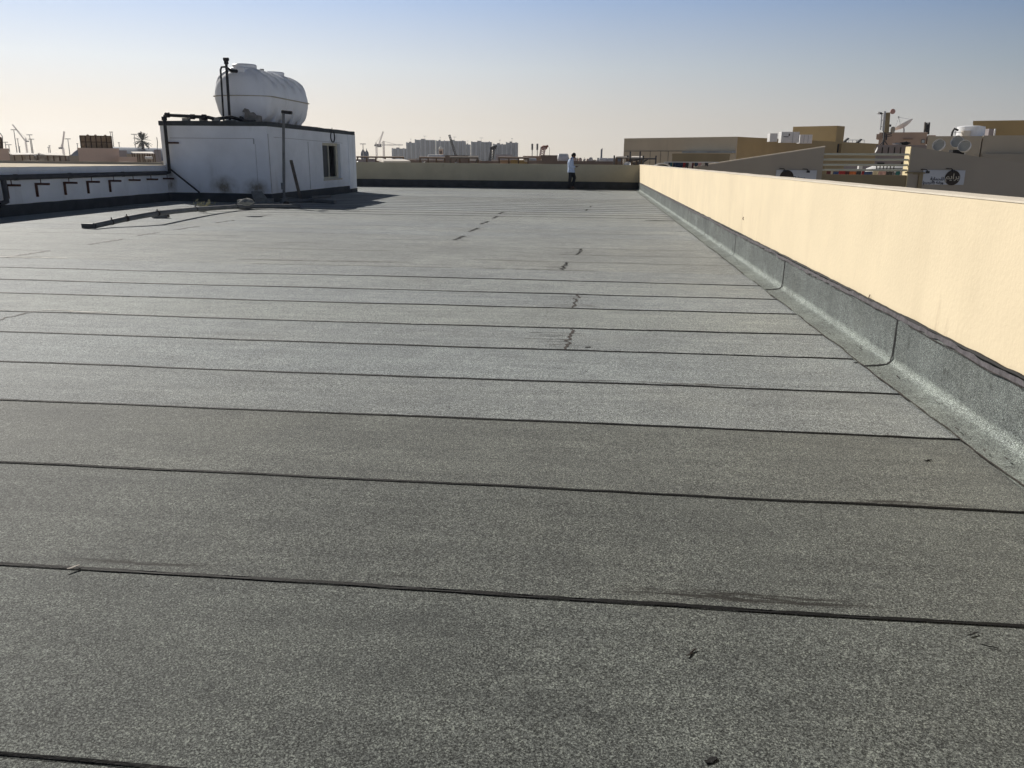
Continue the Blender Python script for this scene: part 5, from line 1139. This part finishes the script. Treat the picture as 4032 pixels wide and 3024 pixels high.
# washing behind the rails
lc = [(3256, 3272, 5, 'maroon cloth at the left end behind the rails'), (3270, 3280, 4, 'white shirt behind the rails at the left'), (3282, 3304, 8, 'blue cloth behind the rails'), (3304, 3330, 3, 'wide red cloth behind the rails'), (3330, 3346, 5, 'wine coloured cloth behind the rails'), (3346, 3372, 7, 'orange cloth behind the rails'), (3374, 3392, 0, 'dark grey cloth right of the orange one'), (3394, 3404, 3, 'narrow red cloth behind the rails'),
      (3404, 3436, 8, 'wide blue cloth right of the narrow red one'), (3438, 3460, 9, 'cream cloth behind the rails'), (3461, 3490, 6, 'rust pink cloth behind the rails'), (3490, 3516, 0, 'dark cloth behind the rails at the right'), (3530, 3545, 1, 'teal cloth at the right end behind the rails'), (3548, 3562, 4, 'pale cloth at the right end behind the rails')]
for q, (a0, a1, c, lb) in enumerate(lc): cloth(lb, a0, a1, 673 + (q % 3), 690, GY+1.2+.07*(q % 4), CM[c], 40+q)
mb = MB(); p0 = at(3250, 672, GY+1.3); p1 = at(3575, 673, GY+1.3); mb.bar(p0, p1, .03); tag(mb.build('washing_line', WHITEM), 'washing line strung behind the four rails', 'washing line')
mb = MB(); x0, x1, z0, z1 = rect(3433, 652, 3500, 672, GY+6)
for q in range(1): pass
mb = MB()
for i in range(6): t = i/5; mb.box((x0+(x1-x0)*t-.03, GY+5, z0-1), (x0+(x1-x0)*t+.03, GY+5.06, z1))
mb.bar((x0, GY+5.03, z1), (x1+2, GY+5.03, z1), .06); mb.bar((x0, GY+5.03, (z0+z1)/2), (x1+2, GY+5.03, (z0+z1)/2), .05); tag(mb.build('metal_frame', DKSTEEL), 'dark metal frame behind the lower rails', 'frame')
p = at(3500, 662, GY+9); MB().lathe([(1.35, -.35), (1.3, -.1), (.9, .12), (0, .2)], (p.x, p.y, p.z+.05), 'Z', 24, 1.2, 1).build('cover', WHITEM, tag(thing('round_tank', 'white low domed tank behind the lower rails at the right', 'tank', tuple(p)), None), smooth=True)
x0, x1, z0, z1 = rect(3381, 652, 3396, 671, GY+7); tag(MB().box((x0, GY+7, z0-1), (x1, GY+7.3, z1)).build('white_board', WHITEM), 'upright white board between the lower rails', 'board')
bldg('roof_room', 'small grey-violet room seen through the lower rails', 3325, 652, 3440, GY+12, VIOLET, 3, zb=-1)
bldg('roof_room', 'tiny ochre room with a dark window at the left end of the rails', 3254, 652, 3300, GY+13, OLIVE, 2, zb=-1)

# ---- the big tan building
zt = 5.25; A = onZ(2458, 545, zt); B = onZ(2901, 538, zt); C_ = onZ(3453, 566, zt); C_ = B+(C_-B)*1.05; D_ = A+(C_-B)
big = thing('flat_roofed_hall', 'big tan and ochre flat-roofed building beyond the right wall', 'building', (B.x, B.y, ZG))
def face(p, q, z0, z1, nrm, th, name, m, parent): 
    u = Vector((p.x, p.y, z0)); v = Vector((q.x, q.y, z0)); n_ = Vector(nrm); return MB().prism([u, v, v+Vector((0, 0, z1-z0)), u+Vector((0, 0, z1-z0))], n_*th).build(name, m, parent)
inn = lambda p, q, r: ((Vector((r.x, r.y, 0))-Vector((p.x, p.y, 0))) - (Vector((q.x-p.x, q.y-p.y, 0)).normalized())*((Vector((r.x-p.x, r.y-p.y, 0))).dot(Vector((q.x-p.x, q.y-p.y, 0)).normalized()))).normalized()
nL = inn(A, B, C_); nR = inn(B, C_, A)
uL = (B-A).normalized(); uR = (C_-B).normalized()
face(A, B-uL*0, ZG, zt, nL, .3, 'left_wall', TAN, big); face(B+uR*.302, C_, ZG, zt-.003, nR, .3, 'right_wall', OCHRE, big)
face(A+nL*.302, D_, ZG, zt-.003, -inn(A, D_, B)*-1, .3, 'side_wall', TAN, big)
MB().prism([A+Vector((0.4, .4, -.6)), B+Vector((0, .5, -.6)), C_+Vector((0, .3, -.6)), D_+Vector((0, -.3, -.6))], (0, 0, .1)).build('roof', SHEET, big)
mb = MB()
def onL(px, py): # point on the left wall plane
    d = ray(px, py); n_ = nL; t = (Vector((A.x, A.y, 0))-EYEV).dot(n_)/d.dot(n_); return EYEV+d*t
p = onL(2460, 595); q = onL(2700, 594); q.z = p.z; mb.bar(p-nL*.03, q-nL*.03, .08, .09)
for px in (2481, 2521, 2561, 2602, 2632): p2 = onL(px, 597); mb.bar(Vector((p2.x, p2.y, p.z))-nL*.03, Vector((p2.x, p2.y, ZG+.1))-nL*.03, .07, .07)
mb.build('panel_joint', mat('joint_grey', (.16, .15, .14), .9, .1, 1), big)
p = onL(2700, 599); q = onL(2897, 598); MB().bar(p-nL*.5, Vector((q.x, q.y, p.z))-nL*.5, 1.0, .35).build('ledge', mat('blue_grey_ledge', (.28, .31, .34), .7, .2, .4), big)
bldg('hall_annex', 'low ochre-brown annex in front of the big tan building', 2648, 605, 2874, 100, OLIVE, 4)
def onR(px, py): d = ray(px, py); t = (Vector((B.x, B.y, 0))-EYEV).dot(nR)/d.dot(nR); return EYEV+d*t
p = onR(3298, 567); q = onR(3298, 601); r_ = onR(3304, 567); mb = MB(); mb.prism([p-nR*.02, r_-nR*.02, Vector((r_.x, r_.y, q.z))-nR*.02, Vector((p.x, p.y, q.z))-nR*.02], nR*.01); wf = mb.build('window', VOID, big)
p2 = onR(3305, 565); q2 = onR(3310, 565); z3 = onR(3307, 603).z; MB().prism([p2-nR*.5, q2-nR*.5, Vector((q2.x, q2.y, z3))-nR*.5, Vector((p2.x, p2.y, z3))-nR*.5], nR*.49).build('window_fin', OCHRE, big)
# roof tower
zt2 = 8.2; a = onZ(3123, 499, zt2); b = onZ(3297, 495, zt2); c = onZ(3327, 497.5, zt2); c = b+(c-b)*1.0
st = thing('stair_tower', 'ochre box tower on the roof of the big tan building', 'roof tower', (b.x, b.y, zt-.5)); zl = zt-.5
MB().prism([(a.x, a.y, zl), (b.x, b.y, zl), (c.x, c.y, zl), (a.x+c.x-b.x, a.y+c.y-b.y, zl)], (0, 0, zt2-zl)).build('wall', OCHRE, st)
# AC units
def acunit(label, px0, px1, py0, py1, Y, vents=True, nseg=0):
    x0, x1, z0, z1 = rect(px0, py0, px1, py1, Y); o = thing('air_handler', label, 'air conditioner', ((x0+x1)/2, Y, z0)); zb = z0-.5
    MB().box((x0, Y, zb), (x1, Y+2, z1)).build('casing', WHITEM, o, bevel=.02); mb = MB(); w_ = x1-x0
    if vents:
        for k in (.36, .30): mb.box((x0+w_*.12, Y-.03, z0+(z1-z0)*(k)), (x0+w_*.40, Y-.003, z0+(z1-z0)*(k+.04)))
        mb.box((x0+w_*.40, Y-.03, z0+(z1-z0)*.45), (x0+w_*.46, Y-.003, z0+(z1-z0)*.75))
        mb.build('vent', VOID, o); mb = MB()
        for k in (.0, .62, .97): mb.box((x0+w_*k, Y-.04, zb), (x0+w_*(k+.03), Y-.003, z1-.05))
        mb.build('frame', STEEL, o)
    for k in range(nseg): MB().box((x0+w_*(k+1)/(nseg+1)-.04, Y-.02, zb+.1), (x0+w_*(k+1)/(nseg+1)+.04, Y-.002, z1-.05)).build('joint', STEEL, o)
acunit('small pale cabinet alone on the edge of the tan building roof', 3032, 3062, 525, 545, 137, False)
acunit('large white air conditioner with black vents on the roof edge', 3077, 3148, 519, 549, 139)
acunit('row of low white duct boxes in front of the ochre tower', 3150, 3199, 530, 552, 141, False, 2)
def flood(label, px, py):
    Y = 185; p = at(px, py, Y); o = thing('floodlight', label, 'floodlight', tuple(p-Vector((0, 0, 1.2)))); MB().bar(p-Vector((0, 0, 1.4)), p, .12).build('post', DKSTEEL, o); mb = MB(); mb.prism([p+Vector((-.55, 0, -.35)), p+Vector((.35, 0, .45)), p+Vector((.6, 0, .25)), p+Vector((-.2, 0, -.5))], (0, .9, 0)); mb.build('lamp_head', BLACKPIPE, o)
flood('black tilted floodlight beside the ochre tower', 3333, 551); flood('black tilted floodlight on the thin roof frame, the right one', 3384, 555)
Y = 186; mb = MB(); a = at(3342, 551, Y); b = at(3404, 551, Y); 
for k in range(5): x = a.x+(b.x-a.x)*k/4; mb.box((x-.05, Y, a.z-2), (x+.05, Y+.1, a.z))
mb.bar(a, (b.x, Y, a.z), .1); mb.bar((a.x, Y, a.z-.8), (b.x, Y, a.z-.8), .08); tag(mb.build('roof_railing', STEEL), 'thin pale railing frame behind the floodlights', 'railing')

# ---- buildings behind the gables
o, x0 = bldg('slit_window_building', 'violet-grey building with a row of dark vertical slits behind the rails', 3452, 571, 3660, 98, VIOLET, 10)
a_, b_, d_, z1 = x0
for k in range(6):
    p0, p1, _ = frame(3471+24*k, 3477+24*k, 592, 98); p0, p1 = [ (lambda r_: (lambda v: Vector((v.x, v.y, 0)))(EYEV+r_*(a_.dot(d_)/Vector((r_.x, r_.y, 0)).dot(d_))))(ray(q_, 592)) for q_ in (3472+24*k, 3476+24*k)]
    slab(MB(), p0, p1, d_, -.08, -.005, fz(3475+24*k, 604, a_, d_), fz(3475+24*k, 580, a_, d_)).build('slit_window', VOID, o)
for q, (px, w_) in enumerate(((3468, 28), (3560, 26))):
    p0, p1 = [(lambda v: Vector((v.x, v.y, 0)))(EYEV+ray(q_, 644)*(a_.dot(d_)/Vector((ray(q_, 644).x, ray(q_, 644).y, 0)).dot(d_))) for q_ in (px-w_/2, px+w_/2)]
    slab(MB(), p0, p1, d_, -.08, -.005, fz(px, 647, a_, d_), fz(px, 640, a_, d_)).build('window', VOID, o)
p = at(3453, 582, 99); dish('white dish turned edge-on at the left end of the violet-grey building', at(3454, 591, 97), .33, (-.9, .1, .3), stand=False)
o, (pa, pb, pd, pz) = bldg('house_block', 'pink building with a projecting left end under the large white dish', 3464, 521, 3652, 130, PINK, 10)
def on(px, py): r_ = ray(px, py); v = EYEV+r_*(pa.dot(pd)/Vector((r_.x, r_.y, 0)).dot(pd)); return Vector((v.x, v.y, 0))
def feat(nm, px0, py0, px1, py1, t0, t1, m_, par): return slab(MB(), on(px0, min((py0+py1)/2, py0+10)), on(px1, min((py0+py1)/2, py0+10)), pd, t0, t1, fz((px0+px1)/2, py1, pa, pd), fz((px0+px1)/2, py0, pa, pd)).build(nm, m_, par)
feat('balcony', 3451, 528, 3465, 547, -.5, 5, PINK, o)
f = feat('window', 3627, 549, 3642, 564, -.12, -.045, TIMBER, o); feat('pane', 3629, 551, 3640, 562.5, -.16, -.121, mat('sky_glass', (.45, .5, .5), .2, .05, 1), f)
feat('ledge', 3556, 546, 3594, 549, -.3, -.045, mat('stained_pink', (.30, .20, .15), .9, .2, 1), o)
feat('wing', 3653, 532, 3684, 566, .2, 6, PALEPINK, o)
dish('large white dish tilted to the sky on the pink building', at(3558, 500, 132), 1.55, (-.55, .25, 1.0), FIBRE)
# telecom mast
Y = 100; ms = thing('telecom_mast', 'telecom mast with tall panel antennas and small round dishes', 'mast', (at(3480, 568, Y).x, Y, at(3480, 571, Y).z-.4)); P0 = Vector(ms.location); xt = at(3484, 440, Y)
mb = MB(); top = Vector((xt.x, Y, at(3484, 452, Y).z)); mb.tube([P0, top], .10, 10); mb.build('pole', DKSTEEL, ms)
mb = MB(); k1 = at(3482, 553, Y); 
for px in (3466, 3494): e_ = at(px, 570, Y); mb.bar(k1, e_, .09)
mb.bar(k1, k1+Vector((0, .9, -.9)), .09); mb.build('leg', DKSTEEL, ms)
def panel(px0, py0, px1, py1, wpx, m, nm='panel_antenna'): a = at(px0, py0, Y-.3); b = at(px1, py1, Y-.3); MB().bar(a, b, wpx/3320*Y, .22).build(nm, m, ms)
panel(3497, 443, 3491, 522, 14, OLIVE); panel(3484, 438, 3477, 515, 7, STEEL); panel(3472, 448, 3466, 512, 3.5, STEEL); panel(3482, 520, 3480, 552, 5, DKSTEEL); panel(3491, 528, 3489, 552, 4, DKSTEEL)
mb = MB(); 
for py in (473, 499, 447): mb.bar(at(3468, py, Y), at(3496, py, Y), .07)
for py in (524, 530, 537): mb.bar(at(3474, py+3, Y), at(3512, py-3, Y), .10)
mb.bar(at(3510, 510, Y), at(3508, 526, Y), .12); mb.build('bracket', DKSTEEL, ms)
for (px, py, r_, m_, aim) in ((3514.5, 439, 9.2, mat('pink_radome', (.50, .30, .27), .8, .05, 1), (.1, -1, 0)), (3461, 445, 5, WHITEM, (-.6, -.5, 0)), (3514, 511, 11.5, GREYTAN, (.5, -.6, 0))):
    p = at(px, py, Y-.4); r = r_/3320*Y; MB().lathe([(0, -.25*r), (r*.9, -.12*r), (r, 0), (r, .35*r), (r*.6, .45*r), (0, .5*r)], p, aim, 28).build('round_dish', m_, ms, smooth=True)
mb = MB(); mb.blob(at(3467, 446, Y-.3), (.18, .15, .12), 2, .4); mb.build('radio_box', BLACKPIPE, ms); MB().box(tuple(at(3503, 490, Y)), tuple(at(3509, 499, Y)+Vector((0, .3, 0)))).build('radio_unit', DKSTEEL, ms)
Y = 129; ms = thing('antenna_cluster', 'tight cluster of dark antenna panels on the right end of the pink building', 'antenna', tuple(at(3650, 532, Y)))
for (a0, b0, c0, d0, w_, m_) in ((3643, 481, 3640, 520, 4, TIMBER), (3650, 483, 3646, 519, 4, DKSTEEL), (3659, 482, 3655, 529, 5, DKSTEEL), (3652, 490, 3650, 528, 6, BLACKPIPE)): MB().bar(at(a0, b0, Y), at(c0, d0, Y+.2), w_/3320*Y, .25).build('panel_antenna', m_, ms)
mb = MB(); mb.bar(at(3642, 492, Y), at(3660, 491, Y), .15); mb.bar(at(3641, 512, Y), at(3657, 512, Y), .12); mb.build('bracket', DKSTEEL, ms)
mb = MB()
for px, w_, m_ in ((3536, 9, 0), (3562, 12, 1)): pass
p = at(3532, 567, 99); tag(MB().blob(p, (.55, .4, .14), 1, .3).build('sheet_bundle', SHEET), 'white bundle on the violet-grey building roof', 'bundle')
p = at(3562, 565, 99); tag(MB().blob(p, (.55, .4, .22), 2, .5).build('dark_bundle', BLACKPIPE), 'black bundle right of the white one on the violet-grey roof', 'bundle')
# beige building at the right with three dishes
Y = 75; o, (pa, pb, pd, pz) = bldg('house_block', 'beige flat-roofed building at the right with three round dishes', 3655, 536, 3868, Y, TAN, 6)
feat('wing', 3871, 533, 4140, 1000, .1, 6, TAN, o)
feat('ledge', 3866, 606, 4140, 700, -.5, -.05, GREYTAN, o)
for q, (px, py, lb) in enumerate(((3701, 575, 'leftmost of the three round dishes on the beige building'), (3773, 562, 'upper middle one of the three round dishes, behind the right one'), (3802, 579, 'rightmost and frontmost of the three round dishes'))):
    Yd = 70-1.2*q if q != 1 else 71; p = at(px, py, Yd); r = 21.5/3320*Yd; dsh = dish(lb, p, r, (-.62, -.70, .25), WHITEM, True, 'three round dishes on the beige building', False)
    rim = MB(); aim = Vector((-.62, -.70, .25)).normalized(); rim.lathe([(r, .28*r), (r*1.02, .30*r), (r*1.02, .85*r), (r*.985, .85*r), (r*.985, .30*r), (r*.98, .28*r)], p, aim, 36)
    rm = rim.build('shroud', WHITEM, dsh)
    mb = MB(); mb.lathe([(0, .31*r), (r*.975, .31*r), (r*.975, .315*r), (0, .315*r)], p, aim, 36); mb.build('radome', mat('grey_radome', (.42, .43, .42), .8, .1, 2), dsh)
p = at(3889, 557, 74); mb = MB(); mb.tube([(p.x, 74.9, p.z-.1), (p.x, 74.6, p.z), (p.x-.08, 74.6, at(3885, 603, 74).z)], .07, 8); mb.blob((p.x, 74.55, p.z), (.16, .14, .14), 2, .3); tag(mb.build('wall_pipe', DKSTEEL), 'dark bent pipe with a lamp on the beige building', 'pipe')
bldg('roof_room', 'ochre block on top of the beige building at the top right corner', 3834, 474, 4140, 84, OCHRE, 6, py1=540, cat='roof room')
Y = 79; p = at(3820, 533, Y); r = 47/3320*Y; zt_ = at(3820, 500, Y).z; o = thing('round_tank', 'white round water tank with a pale top on the beige building', 'water tank', (p.x, Y, p.z))
MB().lathe([(r, p.z-.6), (r, zt_), (r*.97, zt_+.03), (r*.6, zt_+.09), (0, zt_+.12)], (p.x, Y, 0), 'Z', 40).build('tank', FIBRE, o, smooth=True)
mb = MB(); mb.lathe([(r*.35, -.2), (r*.35, .25)], (p.x-.8*r, Y-r-.1, p.z+.1), 'Z', 18); mb.build('side_drum', SHEET, o)
mb = MB(); a = at(3747, 530, Y-1.2); mb.tube([a+Vector((0, 0, -.5)), a+Vector((.03, 0, .2)), a+Vector((.15, 0, .5)), at(3772, 513, Y-1.1)], .09, 8); mb.build('pipe', BLACKPIPE, o, smooth=True); mb = MB(); a = at(3762, 530, Y-1.2); mb.bar(a, at(3764, 512, Y-1.2), .05); mb.bar(at(3755, 521, Y-1.2), at(3815, 520, Y-1.2), .04); mb.build('rail', STEEL, o)
x0_, x1_, z0_, z1_ = rect(3893, 507, 3914, 533, 83); mb = MB(); mb.box((x0_, 83, z0_-.5), (x1_, 83.8, z1_)); tag(mb.build('roof_cabinet', VIOLET), 'grey cabinet in front of the ochre block', 'cabinet')
x0_, x1_, z0_, z1_ = rect(3915, 507, 3919, 533, 82.6); tag(MB().box((x0_, 82.6, z0_-.5), (x1_+.03, 82.7, z1_)).build('white_post', WHITEM), 'thin white post right of the grey cabinet', 'post')
x0_, x1_, z0_, z1_ = rect(3752, 590, 3798, 603, 69.5); tag(MB().box((x0_, 69.5, z0_-1), (x1_, 70.2, z1_)).build('dish_plinth', VOID), 'dark plinth under the right-hand dishes', 'plinth')

# ================================================================== HAZE
hz = bpy.data.meshes.new('haze'); HS = 4200
MBh = MB().box((-HS, -400, ZG-1), (HS, HS, 140)); ho = MBh.build('haze', CREAM); ho.data.materials.clear()
HM = bpy.data.materials.new('haze'); HM.use_nodes = True; ht = HM.node_tree; ht.nodes.remove(ht.nodes['Principled BSDF'])
pv = ht.nodes.new('ShaderNodeVolumePrincipled'); pv.inputs['Color'].default_value = (.86, .88, .92, 1); pv.inputs['Density'].default_value = 0.00010; pv.inputs['Anisotropy'].default_value = 0.5
ht.links.new(pv.outputs[0], ht.nodes['Material Output'].inputs['Volume']); ho.data.materials.append(HM); tag(ho, 'thin pale dusty haze over the whole place', 'haze', kind='stuff')
